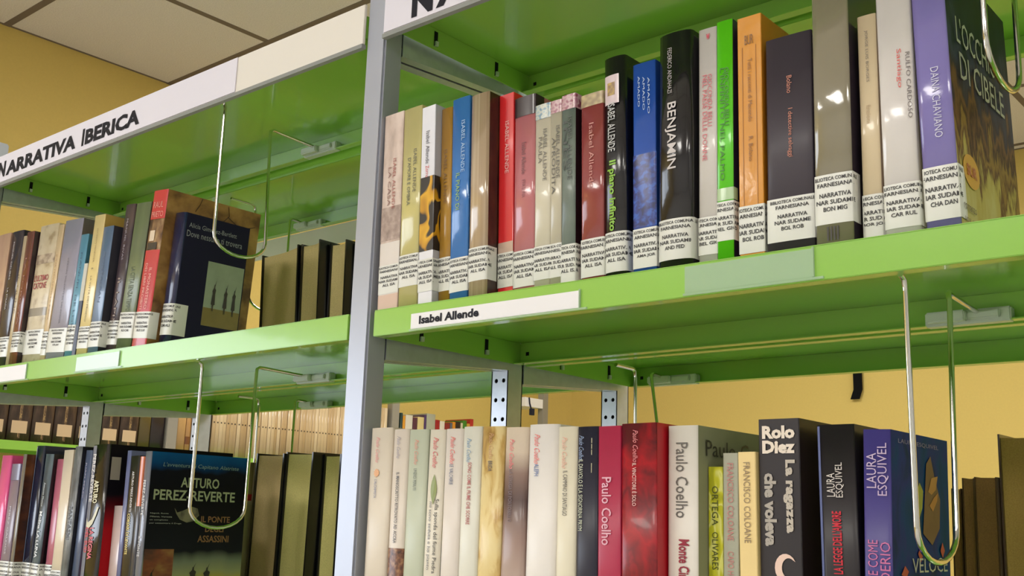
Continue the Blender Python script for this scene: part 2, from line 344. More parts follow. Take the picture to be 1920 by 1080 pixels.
# ------------------------------------------------------------------ books
def prof(w, b, n=9):
    """spine outline from left edge to right edge: (x, y), y = 0 at the most forward point"""
    if b <= .0006: return [(0, b), (b, 0), (w-b, 0), (w, b)]
    return [(w*(1-math.cos(PI*i/(n-1)))/2, b*(1-math.sin(PI*i/(n-1))**.8)) for i in range(n)]
def yat(w, b, x):
    P = prof(w, b, 17)
    x = min(max(x, 0), w)
    for (xa, ya), (xb, yb) in zip(P, P[1:]):
        if x <= xb+1e-9: return ya+(yb-ya)*((x-xa)/(xb-xa) if xb > xa else 0)
    return P[-1][1]
class Book:
    def __init__(s, spec, zb, label, group, spine, side=None, back=None, D=.14, b=.0018, t=.0009, pages=None, rz=0, loc=None, cut=0.):
        k, x, y, w_, h, lean = spec
        s.w, s.h, s.D, s.b, s.t, s.c = w_, h, D, b, t, cut
        a = math.radians(lean)
        if loc is None:
            z = zb+(w_*math.sin(a) if a > 0 else 0)
            s.o = thing('book', label, 'book', (x, y, z), (0, a, 0), group)
        else:
            s.o = thing('book', label, 'book', loc, (0, 0, rz), group)
        side = side or spine; back = back or side
        P = prof(w_, b)
        out = [(0, D)]+P+[(w_, D)]
        inn = [(w_-t, D)]+[(max(t, min(w_-t, px)), py+t) for px, py in reversed(P)]+[(t, D)]
        q = MB(); n = len(out); m_ = len(inn)
        # wrap as quads between matching outer and inner outlines
        io = list(reversed(inn))
        for i in range(n-1):
            o1, o2, i1, i2 = out[i], out[i+1], io[i], io[i+1]
            mi = 0
            if i == 0: mi = 2
            elif i == n-2: mi = 1
            v = [(*o1, 0), (*o2, 0), (*i2, 0), (*i1, 0), (*o1, h), (*o2, h), (*i2, h), (*i1, h)]
            q.add(v, [(0, 3, 2, 1), (4, 5, 6, 7)], mi)
            q.add([v[0], v[1], v[5], v[4]], [(0, 1, 2, 3)], mi, b > .0006 and 0 < i < n-2)
            q.add([v[3], v[2], v[6], v[7]], [(3, 2, 1, 0)], mi)
        for e in (0, n-1):
            o1, i1 = out[e], io[e]; q.add([(*o1, 0), (*i1, 0), (*i1, h), (*o1, h)], [(0, 1, 2, 3)], 0)
        me = q.mesh('cover', spine, side, back)
        bm = bmesh.new(); bm.from_mesh(me); bmesh.ops.remove_doubles(bm, verts=bm.verts, dist=1e-6)
        bmesh.ops.recalc_face_normals(bm, faces=bm.faces); bm.to_mesh(me); bm.free()
        link('cover', me, s.o)
        g = .003 if t > .0015 else .0006
        nn = 6; fore = [(t+.0001+(w_-2*t-.0002)*i/nn, D-g-.004*math.sin(PI*i/nn)*(1 if t > .0015 else .25)) for i in range(nn, -1, -1)]
        link('page_block', MB().prism([(t+.0001, b+t+.002), (w_-t-.0001, b+t+.002)]+fore, g, h-g).mesh('page_block', pages or (PAPER if t > .0015 else PAPERW)), s.o)
    def shell(s, z0, z1, m, off=.00025, left=.0, right=.012, name='spine_band', x0=None, x1=None):
        """thin sheet wrapped round the spine between two heights"""
        w_, b = s.w, s.b
        P = prof(w_, b, 13); P = [(px+(-off if i == 0 else off if i == len(P)-1 else 0), py-off) for i, (px, py) in enumerate(P)]
        if x0 is not None: P = [(x, yat(w_, b, x)-off) for x in [x0+(x1-x0)*i/6 for i in range(7)]]
        else:
            if right: P = P+[(w_+off, b+right)]
            if left: P = [(-off, b+left)]+P
        vs = [(x, y, z0) for x, y in P]+[(x, y, z1) for x, y in P]; n = len(P)
        me = MB().add(vs, [(i, i+1, n+i+1, n+i) for i in range(n-1)], 0, b > .0006).mesh(name, m)
        return link(name, me, s.o)
    def sticker(s, z0=.014, z1=.050, code='ALL ISA', right=.012):
        o = s.shell(z0, z1, STICKER, .0005, right=right, name='library_sticker')
        hh = z1-z0; w_ = s.w
        def line(txt, zc, hgt, wid):
            L = wid
            def pl(u, v):
                x = w_/2-L/2+u+ .0015
                zz = zc+v
                if x > w_: return (w_+.0008, s.b+(x-w_), zz)
                if x < 0: return None
                return (x, yat(w_, s.b, x)-.0009, zz)
            vs, fs, x0, x1, ya, yb = glyphs(txt, .02)
            pts = [pl((x-x0)/(x1-x0)*L, (y-ya)/(yb-ya)*hgt) for x, y in vs]
            ok = [p is not None and not (p[0] > w_ and p[1]-s.b > right-.001) for p in pts]
            pts = [p or (0, 0, 0) for p in pts]
            return pts, [f for f in fs if all(ok[i] for i in f)]
        mb = MB()
        for txt, fz, fh, wid in (('BIBLIOTECA COMUNALE', .87, .075, .036), ('FARNESIANA', .74, .085, .027), ('NARRATIVA', .53, .09, .024), ('NAR SUDAME', .39, .09, .029), (code, .25, .09, .018)):
            p, f = line(txt, z0+hh*fz, hh*fh, wid); mb.add(p, f)
        if mb.f: link('lettering', mb.mesh('lettering', INKL), o)
        return o
    def Z(s, f): return s.c+(s.h-s.c)*f      # height of a fraction counted from the foot line
    def text(s, txt, z0, z1, m, hgt, xc=.5, down=True, bold=0., slant=0., space=1.):
        """title on the spine between heights z0 (foot) and z1 (head), as fractions of the height; hgt in metres across"""
        w_ = s.w; L = s.Z(z1)-s.Z(z0); X = xc*w_
        if down: pl = lambda u, v: (X-hgt/2+v, yat(w_, s.b, X-hgt/2+v)-.0007, s.Z(z1)-u)
        else: pl = lambda u, v: (X+hgt/2-v, yat(w_, s.b, X+hgt/2-v)-.0007, s.Z(z0)+u)
        return lettering(s.o, txt, pl, L, hgt, m, bold, space, slant, 'title_lettering')
    def htext(s, txt, z0, z1, x0, x1, m, bold=0.):
        w_ = s.w
        return lettering(s.o, txt, lambda u, v: (x0*w_+u, yat(w_, s.b, x0*w_+u)-.0007, s.Z(z0)+v), (x1-x0)*w_, s.Z(z1)-s.Z(z0), m, bold, name='title_lettering')
    def ctext(s, txt, y0, y1, z0, z1, m, bold=0., slant=0.):
        """lettering on the right-hand cover; y, z as fractions of the cover"""
        return lettering(s.o, txt, lambda u, v: (s.w+.0011, y0*s.D+u, s.Z(z0)+v), (y1-y0)*s.D, s.Z(z1)-s.Z(z0), m, bold, 1., slant, 'title_lettering')
    def cpanel(s, y0, y1, z0, z1, m, off=.0003, name='cover_picture', label=None):
        x = s.w+off; a, b_, c, d = y0*s.D, y1*s.D, s.Z(z0), s.Z(z1)
        o = link(name, MB().add([(x, a, c), (x, b_, c), (x, b_, d), (x, a, d)], [(0, 1, 2, 3)]).mesh(name, m), s.o)
        if label: o['label'] = label
        return o
    def cpoly(s, pts, m, off=.0006, name='cover_figure'):
        x = s.w+off
        return link(name, MB().add([(x, y*s.D, s.Z(z)) for y, z in pts], [tuple(range(len(pts)))]).mesh(name, m), s.o)
    def cpolys(s, polys, m, off=.0006, name='cover_figure'):
        for pts in polys: s.cpoly(pts, m, off, name)
def jacket(c, rough=.28, coat=.4): return mat('jacket_%d_%d_%d_%d_%d' % (*c, rough*100, coat*100), c, rough, coat, vary=.03, bscale=40, bump=.16 if rough < .25 else 0)
def ink(c): return mat('ink_%d_%d_%d' % c, c, .4, .2)

# rows as measured: (key, left edge, spine depth, thickness, height, lean in degrees)
A=[(1,0.0060,0.0060,0.0276,0.2041,-1.45),(2,0.0341,0.0059,0.0257,0.2044,-1.57),(3,0.0620,0.0059,0.0184,0.2005,-2.00),(4,0.0807,0.0138,0.0146,0.1972,-1.98),(5,0.0957,0.0132,0.0232,0.2030,-1.92),(6,0.1219,0.0103,0.0228,0.1998,-1.54),(7,0.1457,0.0258,0.0178,0.1993,-1.75),(8,0.1638,0.0255,0.0247,0.1914,-1.45),(9,0.1888,0.0252,0.0181,0.1784,-1.17),(10,0.2075,0.0247,0.0125,0.1782,-1.26),(11,0.2203,0.0242,0.0153,0.1801,-1.16),(12,0.2408,0.0260,0.0240,0.1758,-1.25),(13,0.2653,0.0251,0.0229,0.2039,-1.14),(14,0.2950,0.0260,0.0227,0.1906,-0.64),(15,0.3222,0.0180,0.0320,0.2055,0.14),(16,0.3571,0.0260,0.0165,0.2042,0.34),(17,0.3739,0.0257,0.0143,0.2063,0.38),(18,0.3934,0.0260,0.0210,0.2038,0.15),(19,0.4171,0.0260,0.0380,0.1778,0.47),(20,0.4592,0.0180,0.0283,0.2280,0.53),(21,0.4919,0.0260,0.0140,0.1762,0.35),(22,0.5107,0.0180,0.0244,0.1830,-0.10),(23,0.5380,0.0209,0.0232,0.2070,-0.92)]
B=[(1,0.0059,0.0060,0.0296,0.2087,-0.10),(2,0.0374,0.0060,0.0201,0.2066,-0.04),(3,0.0581,0.0060,0.0246,0.2056,0.02),(4,0.0830,0.0060,0.0197,0.2048,0.54),(5,0.1044,0.0060,0.0210,0.2049,0.28),(6,0.1263,0.0060,0.0217,0.2062,0.19),(7,0.1483,0.0060,0.0254,0.2055,0.36),(8,0.1740,0.0060,0.0248,0.2039,0.75),(9,0.2005,0.0060,0.0319,0.2055,0.38),(10,0.2339,0.0060,0.0199,0.2028,0.05),(11,0.2549,0.0060,0.0213,0.2022,-0.19),(12,0.2775,0.0060,0.0215,0.2018,-0.47),(13,0.2993,0.0060,0.0326,0.2032,-0.35),(14,0.3322,0.0184,0.0263,0.2014,0.19),(15,0.3588,0.0333,0.0124,0.1708,0.32),(16,0.3715,0.0333,0.0127,0.1809,0.35),(17,0.3863,0.0328,0.0145,0.1815,-0.23),(18,0.4011,0.0360,0.0326,0.2056,0.03),(19,0.4467,0.0400,0.0277,0.2003,-0.36),(20,0.4747,0.0400,0.0195,0.1959,1.55)]
C=[(1,-0.8867,0.0120,0.0396,0.2109,1.00),(2,-0.8467,0.0120,0.0395,0.2092,1.30),(3,-0.8066,0.0120,0.0100,0.1977,2.10),(4,-0.7956,0.0114,0.0237,0.2016,1.90),(5,-0.7716,0.0185,0.0563,0.2065,2.50),(6,-0.7101,0.0159,0.0148,0.2001,3.40),(7,-0.6903,0.0143,0.0518,0.2002,3.60),(8,-0.6366,0.0142,0.0209,0.1738,3.30),(85,-0.6140,0.0138,0.0092,0.1304,3.20),(9,-0.6021,0.0131,0.0284,0.1952,3.00),(10,-0.5715,0.0129,0.0265,0.1747,2.40),(11,-0.5446,0.0230,0.0252,0.2029,3.90),(12,-0.5103,0.0186,0.0364,0.1967,4.50),(13,-0.4663,0.0160,0.0335,0.2054,4.70),(14,-0.4289,0.0292,0.0251,0.1741,3.57)]
D=[(1,-0.7803,0.0120,0.0296,0.1943,0.16),(2,-0.7498,0.0148,0.0267,0.1824,-0.01),(3,-0.7178,0.0137,0.0095,0.1953,0.29),(4,-0.7080,0.0257,0.0239,0.2074,0.62),(5,-0.6717,0.0202,0.0217,0.1950,1.64),(6,-0.6434,0.0264,0.0180,0.1884,-0.29),(7,-0.6241,0.0258,0.0253,0.2002,-0.58),(8,-0.5900,0.0203,0.0175,0.2039,0.69),(9,-0.5722,0.0260,0.0165,0.1989,1.06),(10,-0.5411,0.0204,0.0421,0.2051,-0.67),(11,-0.4980,0.0354,0.0241,0.1289,-1.00),(12,-0.4716,0.0316,0.0090,0.1974,-1.10),(13,-0.4479,0.0238,0.0214,0.1898,-1.50),(14,-0.4195,0.0191,0.0093,0.1884,-0.90),(15,-0.4099,0.0189,0.0137,0.1946,-0.78)]
CB=[(1,-0.5180,0.2500,0.0854,0.1808,-3.68),(2,-0.4321,0.2528,0.0422,0.1859,-2.63),(3,-0.3896,0.2687,0.0355,0.1842,-1.63),(4,-0.3538,0.2824,0.0291,0.1817,-1.39)]
DB=[(1,-0.5073,0.2500,0.0629,0.2076,0.99),(2,-0.4434,0.2536,0.0585,0.2090,0.81),(3,-0.3819,0.2722,0.0359,0.2071,0.06),(4,-0.3322,0.2633,0.0275,0.2058,-0.03)]
BB=[(1,0.4608,0.2600,0.0072,0.1643,3.21),(2,0.4716,0.2600,0.0086,0.1731,2.08),(3,0.4858,0.2600,0.0143,0.1739,0.33),(4,0.5004,0.2682,0.0291,0.2100,0.51)]

BBX = [(1,.4608,.2600,.0083,.1643,1.2),(2,.4700,.2600,.0100,.1731,1.2),(3,.4812,.2600,.0180,.1739,.8),(4,.5004,.2682,.0291,.2100,.51)]
def dd(rows): return {r[0]: r for r in rows}
A, B, C, D, CB, DB, BB = map(dd, (A, B, C, D, CB, DB, BB))
ZM, ZL = .0262, .0262-PITCH
J = jacket
HB = .0024     # board thickness of hardbacks

# ---- right bay, middle shelf
G = 'books on the middle shelf of the right bay'
def ba(k, label, spine, **kw): return Book(A[k], ZM, label, G, spine, **kw)
k = ba(1, 'pale pinkish-white paperback, first beside the silver post', art('ghost_tree', [(.0, (120, 105, 95)), (.40, (200, 178, 166)), (.55, (222, 202, 190)), (1, (226, 210, 198))], (60, 60, 26), 4, zgrad=None), b=.0005)
k.shell(.07, .105, art('tree_crown', [(.0, (108, 92, 84)), (.5, (170, 148, 138)), (1, (220, 200, 190))], (150, 150, 120)), right=0); k.shell(0, .068, J((226, 218, 212)), right=0); k.shell(0, .015, J((216, 186, 170)), .0004, right=0)
k.text('ISABEL ALLENDE', .50, .76, ink((168, 92, 84)), .0042, .62); k.text('LA CASA', .52, .72, ink((150, 110, 100)), .0042, .38); k.sticker(.016, .045, right=0)
k = ba(2, 'pale yellow-green paperback with a glossy foil highlight, second from the silver post', J((206, 196, 132), .16), b=.0012)
k.text('ISABEL ALLENDE', .56, .78, ink((96, 92, 70)), .0042, .72); k.text("D'AMORE E OMBRA", .50, .74, ink((92, 96, 84)), .0045, .42); k.sticker(.020, .052)
k = ba(3, 'white paperback with a black and yellow picture across its lower spine', J((232, 232, 240)), side=J((196, 198, 206)), b=.0005)
k.shell(.052, .127, art('yellow_wing', [(.0, (20, 20, 24)), (.47, (34, 30, 32)), (.50, (196, 140, 20)), (.57, (232, 176, 32)), (.59, (40, 34, 34)), (1, (20, 20, 24))], (42, 42, 30), 1, distort=.6), right=.03, left=0)
k.text('Isabel Allende', .70, .87, ink((70, 70, 80)), .0048); k.text('Zorro', .63, .69, ink((210, 60, 60)), .0045); k.sticker(.012, .044)
k = ba(4, 'narrow ochre-gold paperback between the white one and the sky-blue one', J((176, 132, 52), .2), b=.0012); k.text('ISABEL ALLENDE', .5, .78, ink((120, 84, 30)), .004); k.sticker(.012, .045)
k = ba(5, 'sky-blue paperback with crinkled shiny film and pale lettering', J((62, 124, 196), .14), b=.0014)
k.text('ISABEL ALLENDE', .62, .88, ink((150, 190, 226)), .0046, .68); k.text('IL PIANO DI', .44, .62, ink((150, 190, 90)), .0050, .42); k.sticker(.009, .042)
k = ba(6, 'beige thick-spined book with dark brown cover side and bright top highlight', art('beige_bars', [(.2, (158, 132, 104)), (.5, (186, 162, 132)), (.8, (206, 186, 158))], (300, 300, 3), 2, rough=.16, coat=.8), side=art('dark_bark', [(.3, (34, 20, 18)), (.6, (66, 40, 26)), (.8, (96, 62, 34))], (90, 90, 40), 4), b=.0022); k.sticker(.016, .048)
k = ba(7, 'bright red paperback with a thin white author line', J((226, 36, 40)), b=.0005)
k.text('ISABEL ALLENDE', .60, .86, ink((242, 190, 184)), .0046, .58); k.shell(.043, .053, J((206, 176, 158)), right=0); k.sticker(.010, .043)
k = ba(8, 'dusty-pink book with a black band at the head', J((196, 122, 126), .14), b=.0016); k.shell(.172, A[8][4], J((44, 26, 32)), .0004); k.text('Isabel Allende', .60, .76, ink((118, 62, 72)), .0048); k.text('EVA LUNA', .48, .57, ink((140, 74, 84)), .0038); k.sticker(.008, .042)
stripes = art('stripe_head', [(.35, (120, 150, 170)), (.5, (206, 206, 190)), (.7, (150, 176, 190))], (230, 230, 230), 0, rough=.2)
stripep = art('stripe_head_pink', [(.35, (150, 80, 100)), (.5, (206, 176, 176)), (.7, (176, 120, 140))], (230, 230, 230), 0, rough=.2)
k = ba(9, 'wider cream paperback with blue diagonal stripes at its head', J((214, 206, 184)), b=.0010); k.shell(.164, A[9][4], stripes); k.text('ISABEL ALLENDE', .58, .86, ink((112, 106, 96)), .0042, .66); k.text('PAULA', .68, .82, ink((112, 106, 96)), .0042, .36); k.sticker(.012, .043)
k = ba(10, 'narrow grey-cream paperback with faint pink stripes at its head', J((196, 188, 166)), b=.0008); k.shell(.166, A[10][4], stripep); k.text('ISABEL ALLENDE', .58, .86, ink((92, 88, 80)), .004, .7); k.text("AFRODITA", .5, .8, ink((92, 88, 80)), .004, .32); k.sticker(.012, .043)
k = ba(11, 'grey-green book with maroon striped head and dark cover side', art('slate_wash', [(.3, (92, 104, 96)), (.6, (120, 132, 122)), (.8, (146, 152, 142))], (60, 60, 20)), side=J((44, 26, 34)), b=.0010); k.shell(.166, A[11][4], stripep); k.text('ISABEL ALLENDE', .55, .88, ink((60, 66, 62)), .0046, .62); k.text('INES', .6, .86, ink((60, 66, 62)), .0046, .3); k.sticker(.006, .040)
k = ba(12, 'dusty brick-red book in shiny film, just left of the black one', J((150, 72, 70), .13), b=.0012); k.shell(.164, A[12][4], art('gold_head', [(.3, (196, 176, 130)), (.7, (150, 130, 100))], (200, 200, 200), 0)); k.text('Isabel Allende', .5, .84, ink((200, 130, 120)), .0050); k.sticker(.008, .042)
k = ba(13, 'black hardback with green title lettering and a pale square at the head', J((24, 22, 26), .2), b=.0045, t=HB)
k.shell(.160, .187, J((216, 196, 200)), .0004, x0=.0015, x1=.017); k.shell(.168, .180, art('emblem', [(.4, (200, 170, 90)), (.6, (150, 120, 90))], (200, 200, 200)), .0006, x0=.005, x1=.013)
k.text('ISABEL ALLENDE', .57, .79, ink((196, 196, 196)), .0078, .40, bold=.01); k.text('Il piano infinito', .22, .53, ink((132, 186, 44)), .0090, .40, bold=.03); k.sticker(.009, .044)
k = ba(14, 'royal-blue paperback with darker blue mottled foot', J((38, 84, 176)), b=.0008); k.shell(.044, .108, art('blue_rocks', [(.35, (14, 26, 84)), (.5, (28, 52, 136)), (.62, (44, 92, 186))], (160, 160, 160), 3, distort=.5), right=.0)
for q in (.28, .50, .72): k.text('AMADO', .82-.1*q, .95-.04*q, ink((176, 196, 222)), .0022, q)
k.sticker(.009, .043, 'AMA JOR')
k = ba(15, 'thick black hardback with tall pale BENJAMIN lettering', J((26, 24, 28), .16), b=.0060, t=HB); k.text('FEDERICO ANDAHAZI', .74, .935, ink((176, 170, 168)), .0042, .40); k.text('BENJAMIN', .42, .70, ink((206, 198, 196)), .0110, .42, bold=.012); k.sticker(.010, .044, 'AND FED')
k = ba(16, 'off-white paperback with pink-red title lines, left of the bright green one', J((214, 208, 202)), b=.0008); k.text('GIOCONDA BELLI', .58, .80, ink((206, 84, 96)), .0040, .64); k.text('NEL PAESE DELLE DONNE', .44, .80, ink((214, 92, 104)), .0042, .36); k.htext('w', .95, .975, .45, .65, ink((200, 60, 80)), .03); k.sticker(.012, .043, 'BEL GIO')
k = ba(17, 'bright lime-green paperback with a dark navy cover side', J((92, 208, 26)), side=J((34, 34, 70)), b=.0008); k.text('GIOCONDA BELLI', .56, .80, ink((46, 116, 26)), .0040, .64); k.text("L'INFINITO NEL PALMO", .34, .80, ink((46, 116, 26)), .0040, .36); k.shell(.054, .064, J((178, 206, 160)), right=.006); k.sticker(.021, .053, 'BEL GIO')
k = ba(18, 'orange book framed by thin dark lines, taller than its dark right neighbour', J((216, 144, 32), .18), side=J((206, 130, 30)), b=.0005)
for x0 in (.0042, .0160): k.shell(.046, .178, ink((150, 92, 24)), .0004, x0=x0, x1=x0+.0004)
k.htext('BUR', .88, .92, .32, .68, ink((110, 70, 20))); k.text('Tutti i racconti di Macondo', .56, .82, ink((140, 88, 28)), .0036, .52); k.text('R. Bolano', .40, .50, ink((140, 88, 28)), .0036, .52); k.sticker(.008, .046, 'BOL ROB')
k = ba(19, 'broad dark grey-violet book with small copper lettering', J((62, 54, 64), .5, .2), b=.0010); k.text('Bolano', .73, .81, ink((196, 120, 92)), .0042, .52); k.text('I detective selvaggi', .44, .66, ink((196, 120, 92)), .0048, .52); k.sticker(.013, .047, 'BOL ROB')
k = ba(20, 'tallest olive-silver book with a blazing white highlight on its rounded spine', J((142, 134, 112), .12, .95), side=J((52, 44, 56)), b=.0016, t=HB)
for x0 in (.009, .0115, .014, .0165): k.shell(.006, .0165, ink((48, 42, 36)), .0006, x0=x0, x1=x0+.0012)
k.sticker(.0185, .056, 'BON MIG')
k = ba(21, 'narrow cream paperback with small faint lettering, right of the tall silver one', J((224, 204, 168)), side=J((176, 152, 128)), b=.0010); k.text('JORGE LUIS BORGES', .70, .93, ink((110, 96, 80)), .0026, .48); k.text('finzioni', .52, .60, ink((196, 170, 130)), .0034, .48); k.sticker(.006, .038, 'BOR JOR')
k = ba(22, 'white book with a small red word near its head, left of the lilac one', J((224, 218, 214), .18), b=.0018); k.text('Santiago', .60, .76, ink((214, 74, 66)), .0042, .62); k.text('RULFO CARDOSO', .47, .74, ink((120, 110, 110)), .0030, .88); k.sticker(.008, .040, 'CAR RUL')
fog = art('cover_fresco', [(.0, (206, 196, 128)), (.17, (196, 178, 96)), (.24, (96, 60, 36)), (.31, (160, 128, 62)), (.38, (60, 36, 30)), (.46, (128, 92, 54)), (.53, (52, 44, 58)), (.64, (62, 66, 90)), (.74, (36, 46, 56)), (1, (26, 36, 40))], (75, 75, 26), 4, zgrad=(.01, .20, .75), rough=.4, coat=0)
k = ba(23, 'lilac-spined novel with a painted crowd on its dark cover, last book on the right', J((132, 122, 186), .16), side=fog, b=.0012, D=.142)
k.text('DAINA CHAVIANO', .33, .58, ink((206, 204, 226)), .0055, .56); k.sticker(.010, .048, 'CHA DAN')
CT = ink((190, 192, 178))
k.ctext("L'OCCHIO", .12, .74, .69, .79, CT); k.ctext('DI CIBELE', .14, .84, .56, .66, CT)
ov = [(.20+.12*math.cos(a), .235+.060*math.sin(a)) for a in [PI*2*i/20 for i in range(20)]]
k.cpoly(ov, ink((226, 168, 34)), .0006, 'round_sticker'); k.ctext('BUR', .13, .27, .215, .255, ink((196, 96, 40)), .02)
k.ctext('romanzo', .04, .22, .085, .105, ink((70, 62, 48))); k.ctext('una storia d\'amore', .04, .50, .045, .065, ink((70, 62, 48)))

# ---- right bay, lower shelf
G = 'books on the lower shelf of the right bay'
def bb(k, label, spine, **kw):
    kw.setdefault('b', .0032); kw.setdefault('t', HB); kw.setdefault('D', .14); kw['cut'] = .0713+.052*B[k][1]; return Book(B[k], ZL, label, G, spine, **kw)
cream = J((228, 216, 198), .46, .22); RT = ink((222, 96, 88)); GT = ink((96, 100, 110))
def coelho(k, m, z0=.70, z1=.955, xc=.5, hgt=.0062): k.text('Paulo Coelho', z0, z1, m, hgt, xc, slant=.25)
k = bb(1, 'cream hardback with a small orange sun on its spine, next to the silver post', cream); coelho(k, ink((222, 130, 120)), .765, .935, .42, .0052)
sun = [(.42*k.w+(.0032+(.0010 if i % 2 else 0))*math.cos(PI*i/10), k.Z(.69)+(.0032+(.0010 if i % 2 else 0))*math.sin(PI*i/10)) for i in range(20)]
o = link('sun_emblem', MB().add([(x, yat(k.w, k.b, x)-.0006, z) for x, z in sun], [tuple(range(20))]).mesh('sun_emblem', ink((214, 146, 66))), k.o)
k.text("L'ALCHIMISTA", .52, .645, ink((110, 110, 140)), .0038, .40)
k = bb(2, 'white hardback with a brown patterned foot, second from the post in the lower row', J((230, 218, 204), .46, .22)); k.shell(.0, .098, art('brown_tapestry', [(.3, (62, 40, 34)), (.5, (124, 80, 58)), (.7, (176, 132, 92))], (220, 220, 220), 3), right=.004)
coelho(k, ink((150, 140, 150)), .80, .95, .46, .0048); k.text('IL MANOSCRITTO RITROVATO AD ACCRA', .22, .70, ink((70, 62, 60)), .0040, .50, bold=.01)
k = bb(3, 'pale sage-green hardback with an orange author name', J((200, 206, 184), .46, .22), side=J((186, 192, 170), .46, .22)); coelho(k, ink((226, 140, 110)), .76, .93, .5, .0050); k.text('UNDICI MINUTI', .58, .73, ink((98, 106, 90)), .0040, .48)
k = bb(4, 'white hardback with a green leaf on the spine and a dark blue cover side', J((232, 224, 206), .46, .22), side=art('river_cover', [(.35, (20, 40, 52)), (.5, (36, 72, 84)), (.62, (150, 140, 60)), (.75, (140, 40, 36))], (30, 30, 18), 2))
coelho(k, ink((204, 44, 44)), .74, .945, .52, .0062)
leaf = [(.52*k.w+.0038*math.sin(PI*i/8)*(1 if s_ else -1), k.Z(.585)-.0135+.027*(i if s_ else 8-i)/8) for s_ in (1, 0) for i in range(8)]
link('leaf_emblem', MB().add([(x, yat(k.w, k.b, x)-.0006, z) for x, z in leaf], [tuple(range(16))]).mesh('leaf_emblem', ink((134, 144, 66))), k.o)
k.text('Sulla sponda del fiume Piedra', .02, .52, ink((60, 58, 60)), .0056, .72); k.text('mi sono seduta e ho pianto', .04, .50, ink((80, 78, 80)), .0050, .36)
k = bb(5, 'white hardback with a red name and a short dark title, right of the leaf one', J((232, 222, 212), .46, .22)); coelho(k, ink((222, 70, 60)), .76, .945, .52, .0056); k.text('LE VALCHIRIE', .615, .755, ink((84, 92, 128)), .0044, .5)
k = bb(6, 'white hardback with a blue name and a long dark-red title', J((230, 228, 214), .46, .22)); coelho(k, ink((100, 140, 172)), .76, .92, .42, .0052); k.text('SONO COME IL FIUME CHE SCORRE', .34, .755, ink((176, 74, 66)), .0044, .5, bold=.01)
k = bb(7, 'parchment-yellow hardback with brown marbled stains', art('parchment', [(.25, (150, 104, 46)), (.40, (206, 170, 98)), (.52, (232, 208, 146)), (.8, (238, 220, 166))], (70, 70, 26), 4, distort=.8)); coelho(k, ink((190, 140, 80)), .78, .955, .5, .0052); k.text('BRIDA', .695, .765, ink((84, 66, 44)), .0048, .48, bold=.01)
k = bb(8, 'hardback fading from pale beige to dusky brown along its spine', art('dusk_fade', [(.0, (198, 176, 164)), (.3, (160, 132, 122)), (.55, (88, 66, 64)), (.72, (150, 124, 114)), (.85, (224, 206, 186)), (1, (232, 214, 192))], (20, 20, 6), 1, zgrad=(.07, .204, .12))); coelho(k, ink((224, 92, 96)), .72, .92, .38, .0052); k.text('LA STREGA DI PORTOBELLO', .36, .71, ink((100, 74, 74)), .0042, .38)
k = bb(9, 'widest pure white hardback with a red name and a one-word blue title', J((240, 234, 228), .46, .22), b=.0050); coelho(k, ink((226, 74, 62)), .74, .935, .36, .0062); k.text('ALEPH', .655, .735, ink((66, 96, 160)), .0050, .36)
k = bb(10, 'cream hardback with a faint orange name, left of the dark navy one', J((232, 224, 200), .46, .22)); coelho(k, ink((228, 170, 146)), .72, .93, .42, .0054); k.text('IL CAMMINO DI SANTIAGO', .40, .70, ink((84, 78, 74)), .0046, .48)
k = bb(11, 'dark navy hardback with pale lettering, right of the cream ones', J((22, 20, 44), .46, .22), b=.0026); coelho(k, ink((120, 140, 176)), .78, .94, .24, .0052); k.text('IL DIAVOLO E LA SIGNORINA PRYM', .30, .775, ink((196, 200, 170)), .0046, .22)
for i, z in enumerate((.84, .88, .92, .72, .75)): k.shell(k.Z(z)-.004, k.Z(z), ink((190, 184, 150)), .0005, x0=.015, x1=.0157, name='gold_mark')
k = bb(12, 'crimson book with a large pale author name running down', J((178, 36, 74), .46, .22), b=.0008, t=.0010); k.text('Paulo Coelho', .205, .655, ink((226, 170, 186)), .0092, .40, bold=.012)
k = bb(13, 'wide scarlet book with a dark mottled upper spine', art('red_night', [(.0, (196, 12, 30)), (.50, (204, 16, 34)), (.60, (120, 10, 24)), (.70, (176, 14, 32)), (.80, (110, 12, 26)), (.88, (180, 16, 34)), (1, (96, 18, 30))], (60, 60, 45), 3, zgrad=(-.08, .20, .4), distort=.4), side=J((190, 14, 34), .46, .22), b=.0012, t=.0012)
k.text('Paulo Coelho', .745, .955, ink((226, 130, 134)), .0048, .42, slant=.25); k.text('IL VINCITORE È SOLO', .455, .735, ink((232, 186, 180)), .0046, .40, bold=.01)
k = bb(14, 'white hardback with a tall grey author name and dark red title, greenish cover', J((232, 226, 216), .46, .22), side=J((150, 152, 122), .5, 0), b=.0018); k.text('Paulo Coelho', .385, .885, ink((92, 88, 84)), .0105, .50); k.text('Monte Cinque', -.10, .245, ink((150, 22, 52)), .0120, .52, bold=.025)
k.ctext('Paulo Coelho', .08, .92, .80, .91, ink((60, 62, 56))); k.cpoly([(.16, -.0), (.175, .0), (.175, .38), (.9, .38), (.9, .39), (.16, .39)], ink((80, 72, 52)))
k = bb(15, 'short lime-yellow paperback with dark curly lettering', art('lime_swirl', [(.42, (176, 176, 26)), (.5, (206, 204, 40)), (.56, (226, 226, 130)), (.62, (190, 190, 30))], (60, 60, 30), 1, distort=1.5), b=.0006, t=.0008, side=J((170, 168, 40), .46, .22)); k.text('ORTEGA', .46, .82, ink((70, 78, 30)), .0052, .5); k.text('OLIVARES', .06, .40, ink((70, 78, 30)), .0052, .5)
